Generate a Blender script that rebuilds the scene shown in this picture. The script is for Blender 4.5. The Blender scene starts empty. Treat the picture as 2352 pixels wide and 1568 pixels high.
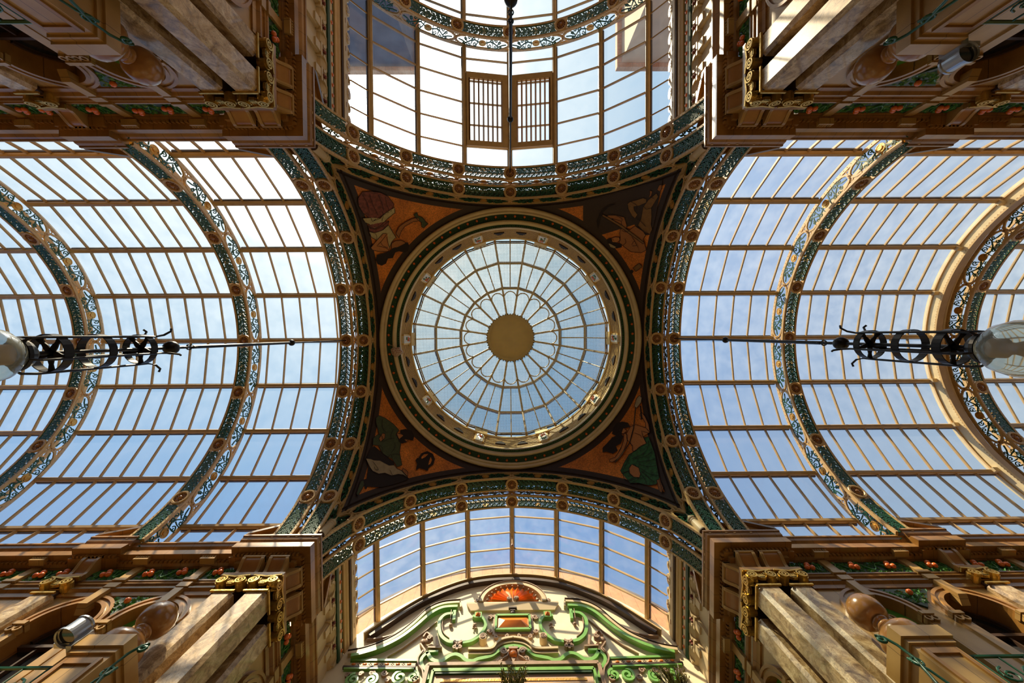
import bpy, bmesh, math, random
from math import sin, cos, pi, radians as rad, sqrt, atan2
from mathutils import Vector, Matrix
import numpy as np
random.seed(7)
SC = bpy.context.scene
COL = SC.collection
# ------------------------------------------------------------------ camera
# world: X to the right of the photo, Y to the bottom of the photo, Z up; the eye is at z = 0, the floor at z = -1.5
def rotm(a, b, c):
    ca, sa, cb, sb, cc, sc = cos(a), sin(a), cos(b), sin(b), cos(c), sin(c)
    return (np.array([[1,0,0],[0,ca,-sa],[0,sa,ca]]) @ np.array([[cb,0,sb],[0,1,0],[-sb,0,cb]]) @ np.array([[cc,-sc,0],[sc,cc,0],[0,0,1]]))
FPX = 861.7
RC = rotm(rad(1.2115), rad(-0.422), rad(-0.3323))
EYE = np.array([-0.0457, -0.157, 0.0])
cam_data = bpy.data.cameras.new('camera')
cam_data.sensor_width = 36.0
cam_data.lens = FPX / 2352 * 36.0
cam_data.clip_start = 0.05
cam_data.clip_end = 500
cam = bpy.data.objects.new('camera', cam_data)
COL.objects.link(cam)
_r, _d, _f = RC[0], RC[1], RC[2]
cam.matrix_world = Matrix(((_r[0], -_d[0], -_f[0], EYE[0]), (_r[1], -_d[1], -_f[1], EYE[1]), (_r[2], -_d[2], -_f[2], EYE[2]), (0, 0, 0, 1)))
SC.camera = cam
SC.view_settings.view_transform = 'Standard'
SC.view_settings.look = 'None'
SC.view_settings.gamma = 1.0
SC.view_settings.use_curve_mapping = False
SC.view_settings.exposure = 0.0
# ------------------------------------------------------------------ sky and sun
SUN = Vector((-0.42, -0.66, 1.0)).normalized()
wd = bpy.data.worlds.new('sky'); SC.world = wd; wd.use_nodes = True
nt = wd.node_tree; nt.nodes.clear()
def wn(t, **k):
    n = nt.nodes.new(t)
    for a, b in k.items(): setattr(n, a, b)
    return n
_tc = wn('ShaderNodeTexCoord')
_nm = wn('ShaderNodeVectorMath', operation='NORMALIZE'); nt.links.new(_tc.outputs['Generated'], _nm.inputs[0])
_dot = wn('ShaderNodeVectorMath', operation='DOT_PRODUCT'); nt.links.new(_nm.outputs[0], _dot.inputs[0]); _dot.inputs[1].default_value = SUN
_rp = wn('ShaderNodeValToRGB'); nt.links.new(_dot.outputs['Value'], _rp.inputs['Fac'])
_e = _rp.color_ramp.elements
_e[0].position = 0.0; _e[0].color = (0.13, 0.28, 0.60, 1)
_e[1].position = 1.0; _e[1].color = (9.0, 8.8, 8.2, 1)
for p, c in ((0.45, (0.17, 0.35, 0.68, 1)), (0.66, (0.32, 0.53, 0.80, 1)), (0.80, (0.50, 0.69, 0.88, 1)), (0.925, (0.85, 0.98, 1.05, 1)), (0.965, (2.0, 2.05, 2.0, 1))):
    q = _e.new(p); q.color = c
_no = wn('ShaderNodeTexNoise'); _no.inputs['Scale'].default_value = 2.3; _no.inputs['Detail'].default_value = 5; nt.links.new(_nm.outputs[0], _no.inputs['Vector'])
_nr = wn('ShaderNodeMapRange'); nt.links.new(_no.outputs['Fac'], _nr.inputs['Value'])
_nr.inputs['From Min'].default_value = 0.45; _nr.inputs['From Max'].default_value = 0.75; _nr.inputs['To Max'].default_value = 0.55
# cloudier towards the right of the picture
_sx = wn('ShaderNodeSeparateXYZ'); nt.links.new(_nm.outputs[0], _sx.inputs[0])
_mx = wn('ShaderNodeMapRange'); nt.links.new(_sx.outputs['X'], _mx.inputs['Value'])
_mx.inputs['From Min'].default_value = 0.22; _mx.inputs['From Max'].default_value = 0.80; _mx.inputs['To Max'].default_value = 0.9
_ad = wn('ShaderNodeMath', operation='MAXIMUM'); nt.links.new(_nr.outputs[0], _ad.inputs[0]); nt.links.new(_mx.outputs[0], _ad.inputs[1])
_mi = wn('ShaderNodeMixRGB'); nt.links.new(_ad.outputs[0], _mi.inputs['Fac']); nt.links.new(_rp.outputs['Color'], _mi.inputs['Color1'])
_mi.inputs['Color2'].default_value = (0.43, 0.53, 0.62, 1)
_mxx = wn('ShaderNodeMixRGB', blend_type='LIGHTEN'); _mxx.inputs['Fac'].default_value = 1
nt.links.new(_mi.outputs[0], _mxx.inputs['Color1']); nt.links.new(_rp.outputs['Color'], _mxx.inputs['Color2'])
_bg = wn('ShaderNodeBackground'); _bg.inputs['Strength'].default_value = 1.0
nt.links.new(_mxx.outputs[0], _bg.inputs['Color'])
_wo = wn('ShaderNodeOutputWorld'); nt.links.new(_bg.outputs[0], _wo.inputs['Surface'])
sun_d = bpy.data.lights.new('sun', 'SUN'); sun_d.energy = 8.5; sun_d.angle = rad(0.8); sun_d.color = (1.0, 0.82, 0.56)
sun = bpy.data.objects.new('sun', sun_d); COL.objects.link(sun)
sun.rotation_euler = SUN.to_track_quat('Z', 'Y').to_euler(); sun.location = SUN * 60

# ------------------------------------------------------------------ back-projection onto real surfaces
def ray(u, v):
    return RC.T @ np.array([(u - 1176) / FPX, (v - 784) / FPX, 1.0])
def on_y(u, v, Y):
    d = ray(u, v); t = (Y - EYE[1]) / d[1]; return EYE + t * d
def on_sphere(u, v, c, R):
    d = ray(u, v); d = d / np.linalg.norm(d); oc = EYE - np.array(c); b = d @ oc; q = oc @ oc - R * R
    return EYE + (-b + sqrt(b * b - q)) * d

# ------------------------------------------------------------------ materials
def mat(name, col, rough=0.6, metal=0.0, noise=0.0, nscale=8.0, col2=None, bump=0.0, coat=0.0, joints=0.0, spec=0.5):
    m = bpy.data.materials.new(name); m.use_nodes = True
    t = m.node_tree; b = t.nodes['Principled BSDF']
    b.inputs['Roughness'].default_value = rough; b.inputs['Metallic'].default_value = metal
    b.inputs['Coat Weight'].default_value = coat; b.inputs['Coat Roughness'].default_value = 0.15
    b.inputs['Specular IOR Level'].default_value = spec
    c2 = col2 or tuple(x * 0.6 for x in col)
    geo = t.nodes.new('ShaderNodeNewGeometry')
    no = t.nodes.new('ShaderNodeTexNoise'); no.inputs['Scale'].default_value = nscale; no.inputs['Detail'].default_value = 6
    t.links.new(geo.outputs['Position'], no.inputs['Vector'])
    rp = t.nodes.new('ShaderNodeMapRange'); rp.inputs['From Min'].default_value = 0.38; rp.inputs['From Max'].default_value = 0.68
    rp.inputs['To Max'].default_value = noise
    t.links.new(no.outputs['Fac'], rp.inputs['Value'])
    mx = t.nodes.new('ShaderNodeMixRGB'); mx.inputs['Color1'].default_value = (*col, 1); mx.inputs['Color2'].default_value = (*c2, 1)
    t.links.new(rp.outputs[0], mx.inputs['Fac'])
    last = mx.outputs[0]
    if joints:
        sp = t.nodes.new('ShaderNodeSeparateXYZ'); t.links.new(geo.outputs['Position'], sp.inputs[0])
        outs = []
        for ax in ('X', 'Y'):
            a = t.nodes.new('ShaderNodeMath'); a.operation = 'DIVIDE'; a.inputs[1].default_value = joints; t.links.new(sp.outputs[ax], a.inputs[0])
            f = t.nodes.new('ShaderNodeMath'); f.operation = 'FRACT'; t.links.new(a.outputs[0], f.inputs[0])
            l = t.nodes.new('ShaderNodeMath'); l.operation = 'LESS_THAN'; l.inputs[1].default_value = 0.007 / joints; t.links.new(f.outputs[0], l.inputs[0])
            outs.append(l)
        mm = t.nodes.new('ShaderNodeMath'); mm.operation = 'MAXIMUM'; t.links.new(outs[0].outputs[0], mm.inputs[0]); t.links.new(outs[1].outputs[0], mm.inputs[1])
        ml = t.nodes.new('ShaderNodeMath'); ml.operation = 'MULTIPLY'; ml.inputs[1].default_value = 0.75; t.links.new(mm.outputs[0], ml.inputs[0])
        m2 = t.nodes.new('ShaderNodeMixRGB'); m2.inputs['Color2'].default_value = (0.05, 0.025, 0.01, 1)
        t.links.new(ml.outputs[0], m2.inputs['Fac']); t.links.new(last, m2.inputs['Color1']); last = m2.outputs[0]
    t.links.new(last, b.inputs['Base Color'])
    if bump:
        bp = t.nodes.new('ShaderNodeBump'); bp.inputs['Strength'].default_value = bump; bp.inputs['Distance'].default_value = 0.02
        t.links.new(no.outputs['Fac'], bp.inputs['Height']); t.links.new(bp.outputs[0], b.inputs['Normal'])
    return m
M = {}
M['cream'] = mat('cream paint', (0.64, 0.43, 0.18), 0.45, noise=0.5, nscale=5, col2=(0.50, 0.31, 0.12), coat=0.1)
M['ivory'] = mat('ivory paint', (0.62, 0.48, 0.27), 0.5, noise=0.35, nscale=4, col2=(0.60, 0.46, 0.26), bump=0.05)
M['gable'] = mat('gable plaster', (0.90, 0.80, 0.55), 0.6, noise=0.3, nscale=3, col2=(0.72, 0.58, 0.36), bump=0.05)
M['rose'] = mat('rosette amber', (0.42, 0.19, 0.05), 0.28, noise=0.6, nscale=12, col2=(0.20, 0.07, 0.02), coat=0.5)
M['green'] = mat('green iron paint', (0.008, 0.10, 0.045), 0.4, noise=0.5, nscale=14, col2=(0.004, 0.05, 0.03), coat=0.25)
M['leafgold'] = mat('gilt leaf', (0.75, 0.42, 0.10), 0.35, metal=0.5, noise=0.4, nscale=30, bump=0.3)
M['brownlace'] = mat('brown lattice paint', (0.30, 0.15, 0.05), 0.5, noise=0.4)
M['ringcream'] = mat('pale cream ring paint', (0.86, 0.72, 0.44), 0.45, noise=0.3, nscale=4, coat=0.15)
M['fascia'] = mat('fascia paint', (0.74, 0.60, 0.34), 0.5, noise=0.4, nscale=5)
M['bar'] = mat('glazing bar paint', (0.52, 0.34, 0.135), 0.45, noise=0.4, nscale=6, coat=0.15)
M['terra'] = mat('buff faience', (0.40, 0.195, 0.045), 0.3, noise=0.8, nscale=2.6, col2=(0.20, 0.088, 0.016), bump=0.08, coat=0.25, joints=0.33)
M['terral'] = mat('pale buff faience', (0.50, 0.305, 0.10), 0.3, noise=0.6, nscale=3, col2=(0.33, 0.18, 0.05), bump=0.06, coat=0.25, joints=0.40)
M['console'] = mat('console faience', (0.42, 0.19, 0.05), 0.22, noise=0.6, nscale=3, col2=(0.26, 0.10, 0.025), coat=0.4)
M['egg'] = mat('glazed amber faience', (0.42, 0.20, 0.06), 0.22, noise=0.8, nscale=4, col2=(0.25, 0.11, 0.03), coat=0.45)
M['dark'] = mat('dark recess paint', (0.025, 0.012, 0.006), 0.7)
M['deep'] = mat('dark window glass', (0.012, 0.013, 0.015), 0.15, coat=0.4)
M['gold'] = mat('gilded capital', (0.66, 0.43, 0.10), 0.3, metal=0.75, noise=0.5, nscale=18, col2=(0.32, 0.18, 0.04), bump=0.3)
M['leaf'] = mat('green glazed leaves', (0.06, 0.24, 0.04), 0.3, noise=0.8, nscale=9, col2=(0.03, 0.12, 0.035), coat=0.5)
M['leafback'] = mat('dark green ground', (0.02, 0.05, 0.02), 0.4, noise=0.4)
M['orange'] = mat('glazed orange fruit', (0.88, 0.19, 0.02), 0.25, noise=0.5, nscale=15, col2=(0.60, 0.08, 0.01), coat=0.6)
M['tympg'] = mat('bright green tile', (0.10, 0.38, 0.05), 0.25, noise=0.3, col2=(0.05, 0.24, 0.03), coat=0.5)
M['lime'] = mat('apple green paint', (0.22, 0.48, 0.10), 0.35, noise=0.4, nscale=6, col2=(0.10, 0.33, 0.05), coat=0.3)
M['dgreen'] = mat('deep green paint', (0.01, 0.06, 0.02), 0.5, noise=0.3)
M['taupe'] = mat('taupe ornament paint', (0.40, 0.26, 0.16), 0.5, noise=0.5, nscale=10, col2=(0.22, 0.13, 0.08))
M['umber'] = mat('umber moulding paint', (0.06, 0.03, 0.015), 0.5, noise=0.4)
M['tileor'] = mat('orange enamel', (0.95, 0.25, 0.02), 0.3, noise=0.3, coat=0.5)
M['iron'] = mat('black wrought iron', (0.012, 0.011, 0.011), 0.35, metal=0.3, noise=0.3)
M['steel'] = mat('grey aluminium', (0.45, 0.48, 0.52), 0.3, metal=0.8)
M['lens'] = mat('floodlight lens', (0.03, 0.03, 0.04), 0.1, coat=0.8)
M['mosb'] = mat('dark mosaic border', (0.035, 0.015, 0.008), 0.5, noise=0.5, nscale=30)
M['stone'] = mat('drum faience', (0.88, 0.62, 0.22), 0.5, noise=0.6, nscale=9, col2=(0.70, 0.44, 0.12))
M['white'] = mat('white enamel', (0.80, 0.76, 0.66), 0.4, noise=0.3, nscale=20)
M['disc'] = mat('ochre roof disc', (0.52, 0.33, 0.10), 0.6, noise=0.3, nscale=3)
M['net'] = mat('grey netting', (0.28, 0.27, 0.20), 0.7)
M['brick'] = mat('orange brick', (0.70, 0.32, 0.14), 0.8, noise=0.6, nscale=10, col2=(0.50, 0.22, 0.10), joints=0.30)
M['render'] = mat('peach render with sun glow', (0.80, 0.50, 0.27), 0.8, noise=0.4, nscale=1)  # bright peach stands in for sun glow on the unlit near face
M['slate'] = mat('grey violet slate', (0.16, 0.14, 0.15), 0.8, noise=0.5, nscale=2)
M['floor'] = mat('warm terrazzo floor', (0.15, 0.10, 0.045), 0.35, noise=0.5, nscale=6)
M['plain'] = mat('plain buff wall', (0.22, 0.13, 0.06), 0.5, noise=0.4)
M['foil'] = mat('patterned foil', (0.62, 0.55, 0.42), 0.4, noise=1.0, nscale=40, col2=(0.30, 0.03, 0.03))
M['plant'] = mat('shrub leaves', (0.38, 0.36, 0.08), 0.5, noise=0.6, nscale=12)
M['panel'] = mat('pale mosaic panel', (0.66, 0.42, 0.22), 0.5, noise=0.8, nscale=25, col2=(0.55, 0.40, 0.34))
M['skin'] = mat('ochre mosaic flesh', (0.42, 0.16, 0.04), 0.6, noise=0.5, nscale=40)
M['skin2'] = mat('pale mosaic flesh', (0.56, 0.22, 0.06), 0.6, noise=0.5, nscale=40)
M['hair'] = mat('dark mosaic hair', (0.015, 0.006, 0.005), 0.7)
M['cloth_r'] = mat('russet mosaic drapery', (0.28, 0.07, 0.045), 0.6, noise=0.7, nscale=14, col2=(0.06, 0.015, 0.01))
M['cloth_c'] = mat('cream mosaic drapery', (0.55, 0.46, 0.22), 0.6, noise=0.5, nscale=16)
M['cloth_g'] = mat('green mosaic drapery', (0.03, 0.16, 0.045), 0.6, noise=0.8, nscale=14, col2=(0.012, 0.045, 0.015))
M['cloth_o'] = mat('olive mosaic cloth', (0.06, 0.085, 0.03), 0.6, noise=0.6, nscale=20)
M['cloth_w'] = mat('stone mosaic apron', (0.42, 0.34, 0.21), 0.6, noise=0.4, nscale=14)
M['cloth_t'] = mat('tan mosaic trousers', (0.28, 0.14, 0.035), 0.6, noise=0.5, nscale=14)

def special(name):
    m = bpy.data.materials.new(name); m.use_nodes = True; return m, m.node_tree, m.node_tree.nodes['Principled BSDF']
# marble with veins
def marble(name, a, b_, c_):
    m, t, b = special(name)
    geo = t.nodes.new('ShaderNodeNewGeometry')
    mp = t.nodes.new('ShaderNodeMapping'); mp.inputs['Scale'].default_value = (1, 1, 0.8); t.links.new(geo.outputs['Position'], mp.inputs[0])
    n1 = t.nodes.new('ShaderNodeTexNoise'); n1.inputs['Scale'].default_value = 5.5; n1.inputs['Detail'].default_value = 9; n1.inputs['Roughness'].default_value = 0.65
    n1.inputs['Distortion'].default_value = 1.6; t.links.new(mp.outputs[0], n1.inputs['Vector'])
    r = t.nodes.new('ShaderNodeValToRGB'); e = r.color_ramp.elements
    e[0].position = 0.33; e[0].color = (*c_, 1); e[1].position = 0.66; e[1].color = (*a, 1); q = e.new(0.48); q.color = (*b_, 1)
    t.links.new(n1.outputs['Fac'], r.inputs['Fac'])
    n2 = t.nodes.new('ShaderNodeTexNoise'); n2.inputs['Scale'].default_value = 11; n2.inputs['Detail'].default_value = 8; n2.inputs['Distortion'].default_value = 2.5
    t.links.new(mp.outputs[0], n2.inputs['Vector'])
    v = t.nodes.new('ShaderNodeMath'); v.operation = 'SUBTRACT'; v.inputs[1].default_value = 0.5; t.links.new(n2.outputs['Fac'], v.inputs[0])
    ab = t.nodes.new('ShaderNodeMath'); ab.operation = 'ABSOLUTE'; t.links.new(v.outputs[0], ab.inputs[0])
    lt = t.nodes.new('ShaderNodeMapRange'); lt.inputs['From Max'].default_value = 0.02; lt.inputs['To Min'].default_value = 0.75; lt.inputs['To Max'].default_value = 0; t.links.new(ab.outputs[0], lt.inputs['Value'])
    mx = t.nodes.new('ShaderNodeMixRGB'); mx.inputs['Color2'].default_value = (0.05, 0.03, 0.02, 1); t.links.new(lt.outputs[0], mx.inputs['Fac']); t.links.new(r.outputs[0], mx.inputs['Color1'])
    t.links.new(mx.outputs[0], b.inputs['Base Color']); b.inputs['Roughness'].default_value = 0.3; b.inputs['Coat Weight'].default_value = 0.3
    return m
M['marble'] = marble('veined brown marble', (0.74, 0.58, 0.34), (0.48, 0.32, 0.15), (0.19, 0.11, 0.045))
# gold-orange mosaic
m, t, b = special('orange gold mosaic'); M['mosaic'] = m
geo = t.nodes.new('ShaderNodeNewGeometry')
vo = t.nodes.new('ShaderNodeTexVoronoi'); vo.inputs['Scale'].default_value = 45; t.links.new(geo.outputs['Position'], vo.inputs['Vector'])
no = t.nodes.new('ShaderNodeTexNoise'); no.inputs['Scale'].default_value = 1.6; no.inputs['Detail'].default_value = 5; t.links.new(geo.outputs['Position'], no.inputs['Vector'])
r = t.nodes.new('ShaderNodeValToRGB'); e = r.color_ramp.elements
e[0].position = 0.3; e[0].color = (0.48, 0.14, 0.016, 1); e[1].position = 0.75; e[1].color = (0.92, 0.31, 0.04, 1); t.links.new(no.outputs['Fac'], r.inputs['Fac'])
r2 = t.nodes.new('ShaderNodeMapRange'); r2.inputs['From Max'].default_value = 1; r2.inputs['To Min'].default_value = 0.7; r2.inputs['To Max'].default_value = 1.25
sp = t.nodes.new('ShaderNodeSeparateColor'); t.links.new(vo.outputs['Color'], sp.inputs[0]); t.links.new(sp.outputs[0], r2.inputs['Value'])
mx = t.nodes.new('ShaderNodeMixRGB'); mx.blend_type = 'MULTIPLY'; mx.inputs['Fac'].default_value = 1; t.links.new(r.outputs[0], mx.inputs['Color1']); t.links.new(r2.outputs[0], mx.inputs['Color2'])
t.links.new(mx.outputs[0], b.inputs['Base Color']); b.inputs['Roughness'].default_value = 0.42; b.inputs['Metallic'].default_value = 0.1
# roof glass: thin dusty panes
def glass(name, tint, dust, haze, nscale=2.0):
    m = bpy.data.materials.new(name); m.use_nodes = True; t = m.node_tree; t.nodes.clear()
    tr = t.nodes.new('ShaderNodeBsdfTransparent'); tr.inputs['Color'].default_value = (*tint, 1)
    tl = t.nodes.new('ShaderNodeBsdfTranslucent'); tl.inputs['Color'].default_value = (0.8, 0.86, 0.9, 1)
    gl = t.nodes.new('ShaderNodeBsdfGlossy'); gl.inputs['Roughness'].default_value = 0.05; gl.inputs['Color'].default_value = (1, 1, 1, 1)
    geo = t.nodes.new('ShaderNodeNewGeometry')
    mp = t.nodes.new('ShaderNodeMapping'); mp.inputs['Scale'].default_value = (1.4, 1.4, 0.5); t.links.new(geo.outputs['Position'], mp.inputs[0])
    no = t.nodes.new('ShaderNodeTexNoise'); no.inputs['Scale'].default_value = nscale; no.inputs['Detail'].default_value = 7; no.inputs['Roughness'].default_value = 0.6; t.links.new(mp.outputs[0], no.inputs['Vector'])
    r = t.nodes.new('ShaderNodeMapRange'); r.inputs['From Min'].default_value = 0.35; r.inputs['From Max'].default_value = 0.75
    r.inputs['To Min'].default_value = dust; r.inputs['To Max'].default_value = haze; t.links.new(no.outputs['Fac'], r.inputs['Value'])
    m1 = t.nodes.new('ShaderNodeMixShader'); t.links.new(r.outputs[0], m1.inputs[0]); t.links.new(tr.outputs[0], m1.inputs[1]); t.links.new(tl.outputs[0], m1.inputs[2])
    m2 = t.nodes.new('ShaderNodeMixShader'); m2.inputs[0].default_value = 0.03; t.links.new(m1.outputs[0], m2.inputs[1]); t.links.new(gl.outputs[0], m2.inputs[2])
    o = t.nodes.new('ShaderNodeOutputMaterial'); t.links.new(m2.outputs[0], o.inputs['Surface'])
    return m
M['glass'] = glass('dusty roof glass', (0.93, 0.96, 0.97), 0.04, 0.13)
M['domeglass'] = glass('dome glass', (0.86, 0.96, 0.93), 0.10, 0.24)
m, t, b = special('smoky globe glass'); M['globe'] = m
b.inputs['Base Color'].default_value = (0.80, 0.84, 0.72, 1); b.inputs['Roughness'].default_value = 0.08; b.inputs['Transmission Weight'].default_value = 0.75; b.inputs['IOR'].default_value = 1.12
b.inputs['Coat Weight'].default_value = 0.5

# ------------------------------------------------------------------ mesh helpers
class MB:
    def __init__(s): s.v = []; s.f = []
    def add(s, vs, fs):
        o = len(s.v); s.v += [tuple(p) for p in vs]; s.f += [tuple(i + o for i in q) for q in fs]; return s
    def box(s, x0, x1, y0, y1, z0, z1, fn=None):
        vs = [(x, y, z) for x in (x0, x1) for y in (y0, y1) for z in (z0, z1)]
        if fn: vs = [fn(p) for p in vs]
        return s.add(vs, [(0,1,3,2),(4,6,7,5),(0,4,5,1),(2,3,7,6),(0,2,6,4),(1,5,7,3)])
    def prism(s, poly, h0, h1, fn, n=1):
        k = len(poly); vs = []; fs = []
        for j in range(n + 1):
            h = h0 + (h1 - h0) * j / n
            vs += [fn(a, b_, h) for a, b_ in poly]
        for j in range(n):
            for i in range(k):
                fs.append((j*k + i, j*k + (i+1) % k, (j+1)*k + (i+1) % k, (j+1)*k + i))
        fs.append(tuple(range(k))); fs.append(tuple(n*k + i for i in range(k)))
        return s.add(vs, fs)
    def ribbon(s, pts, w, h0, h1, fn, taper=None):
        n = len(pts); vs = []; fs = []
        for i in range(n):
            a = pts[max(i-1, 0)]; b_ = pts[min(i+1, n-1)]
            dx, dy = b_[0]-a[0], b_[1]-a[1]; L = math.hypot(dx, dy) or 1; nx, ny = -dy/L, dx/L
            ww = (w if taper is None else w * (1 - (1-taper) * i / (n-1))) / 2
            p = pts[i]
            vs += [fn(p[0]+nx*ww, p[1]+ny*ww, h0), fn(p[0]-nx*ww, p[1]-ny*ww, h0), fn(p[0]-nx*ww, p[1]-ny*ww, h1), fn(p[0]+nx*ww, p[1]+ny*ww, h1)]
        for i in range(n-1):
            o = i*4
            for j in range(4): fs.append((o+j, o+(j+1) % 4, o+4+(j+1) % 4, o+4+j))
        fs.append((0,1,2,3)); fs.append((4*n-4, 4*n-3, 4*n-2, 4*n-1))
        return s.add(vs, fs)
    def tube(s, pts, r, seg=8, close=True):
        pts = [Vector(p) for p in pts]; n = len(pts); vs = []; fs = []
        up = Vector((0.13, 0.21, 0.97))
        for i in range(n):
            d = (pts[min(i+1, n-1)] - pts[max(i-1, 0)]).normalized()
            a = d.cross(up)
            if a.length < 0.05: a = d.cross(Vector((1, 0, 0)))
            a.normalize(); b_ = d.cross(a); rr = r if not callable(r) else r(i/(n-1))
            for j in range(seg):
                t_ = 2*pi*j/seg; vs.append(tuple(pts[i] + a*cos(t_)*rr + b_*sin(t_)*rr))
        for i in range(n-1):
            for j in range(seg): fs.append((i*seg+j, i*seg+(j+1) % seg, (i+1)*seg+(j+1) % seg, (i+1)*seg+j))
        fs.append(tuple(range(seg))); fs.append(tuple((n-1)*seg+j for j in range(seg)))
        return s.add(vs, fs)
    def lathe(s, prof, seg=24, fn=None, caps=False):
        fn = fn or (lambda x, y, z: (x, y, z)); vs = []; fs = []; n = len(prof)
        for (r_, z_) in prof:
            for j in range(seg):
                t_ = 2*pi*j/seg; vs.append(fn(r_*cos(t_), r_*sin(t_), z_))
        for i in range(n-1):
            for j in range(seg): fs.append((i*seg+j, i*seg+(j+1) % seg, (i+1)*seg+(j+1) % seg, (i+1)*seg+j))
        if caps: fs.append(tuple(range(seg))); fs.append(tuple((n-1)*seg+j for j in range(seg)))
        return s.add(vs, fs)
    def ball(s, c, r, seg=12, rings=8, sc=(1, 1, 1)):
        prof = [(max(r*sin(pi*i/rings), 1e-4), -r*cos(pi*i/rings)) for i in range(rings+1)]
        return s.lathe(prof, seg, lambda x, y, z: (c[0]+x*sc[0], c[1]+y*sc[1], c[2]+z*sc[2]))
WORLD = {}
def link_mesh(name, me, m, parent):
    o = bpy.data.objects.new(name, me); COL.objects.link(o)
    if parent is not None: o.parent = parent
    WORLD[o.name] = WORLD[parent.name] if parent is not None else Vector((0, 0, 0))
    return o
class TB:
    def __init__(s): s.side = {1: MB(), -1: MB()}
def build(name, mb, m, parent=None, smooth=False, loc=None):
    """mesh from world coordinates; child meshes are stored relative to their thing"""
    if isinstance(mb, TB):
        for q in mb.side.values(): o = build(name, q, m, parent, smooth, loc)
        return o
    base = WORLD[parent.name] if parent is not None else Vector(loc or (0, 0, 0))
    me = bpy.data.meshes.new(name)
    me.from_pydata([(p[0]-base[0], p[1]-base[1], p[2]-base[2]) for p in mb.v], [], mb.f)
    me.validate(); bm = bmesh.new(); bm.from_mesh(me); bmesh.ops.recalc_face_normals(bm, faces=bm.faces); bm.to_mesh(me); bm.free()
    if smooth: me.polygons.foreach_set('use_smooth', [True]*len(me.polygons))
    me.materials.append(m if not isinstance(m, str) else M[m]); me.update()
    o = link_mesh(name, me, m, parent)
    if parent is None: o.location = base; WORLD[o.name] = base
    return o
def thing(name, loc, label, cat, group=None):
    o = bpy.data.objects.new(name, None); COL.objects.link(o); o.location = loc; WORLD[o.name] = Vector(loc)
    o['label'] = label; o['category'] = cat
    if group: o['group'] = group
    return o
def tag(o, label=None, cat=None, group=None, kind=None):
    if label: o['label'] = label
    if cat: o['category'] = cat
    if group: o['group'] = group
    if kind: o['kind'] = kind
    return o
KIDS = {}
def copy_tree(o, parent=None):
    c = o.copy(); COL.objects.link(c); c.parent = parent
    WORLD[c.name] = WORLD[o.name]
    for ch in list(o.children): copy_tree(ch, c)
    return c
def copy_part(o, parent):
    c = o.copy(); COL.objects.link(c); c.parent = parent; WORLD[c.name] = WORLD[parent.name]; return c
def spiral(cx, cy, r0, a0, turns, dirn=1, n=None, r1=0.12):
    n = n or max(8, int(abs(turns)*14)); out = []
    for i in range(n+1):
        f = i/n; rr = r0*(1-(1-r1)*f); a = a0 + dirn*2*pi*turns*f
        out.append((cx+rr*cos(a), cy+rr*sin(a)))
    return out
def arcp(cx, cy, r_, a0, a1, n=12): return [(cx+r_*cos(a0+(a1-a0)*i/n), cy+r_*sin(a0+(a1-a0)*i/n)) for i in range(n+1)]

# ------------------------------------------------------------------ dimensions
ZC = 6.283          # springing height of the vaults above the eye
RR = 3.717          # rib soffit radius
RG = 4.17           # glazing radius
PHI = rad(20.93)    # spacing of the rosettes
PUR = rad(17.1)     # spacing of the purlins
QN = {(-1,-1): 'upper left', (1,-1): 'upper right', (-1,1): 'lower left', (1,1): 'lower right'}

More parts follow.
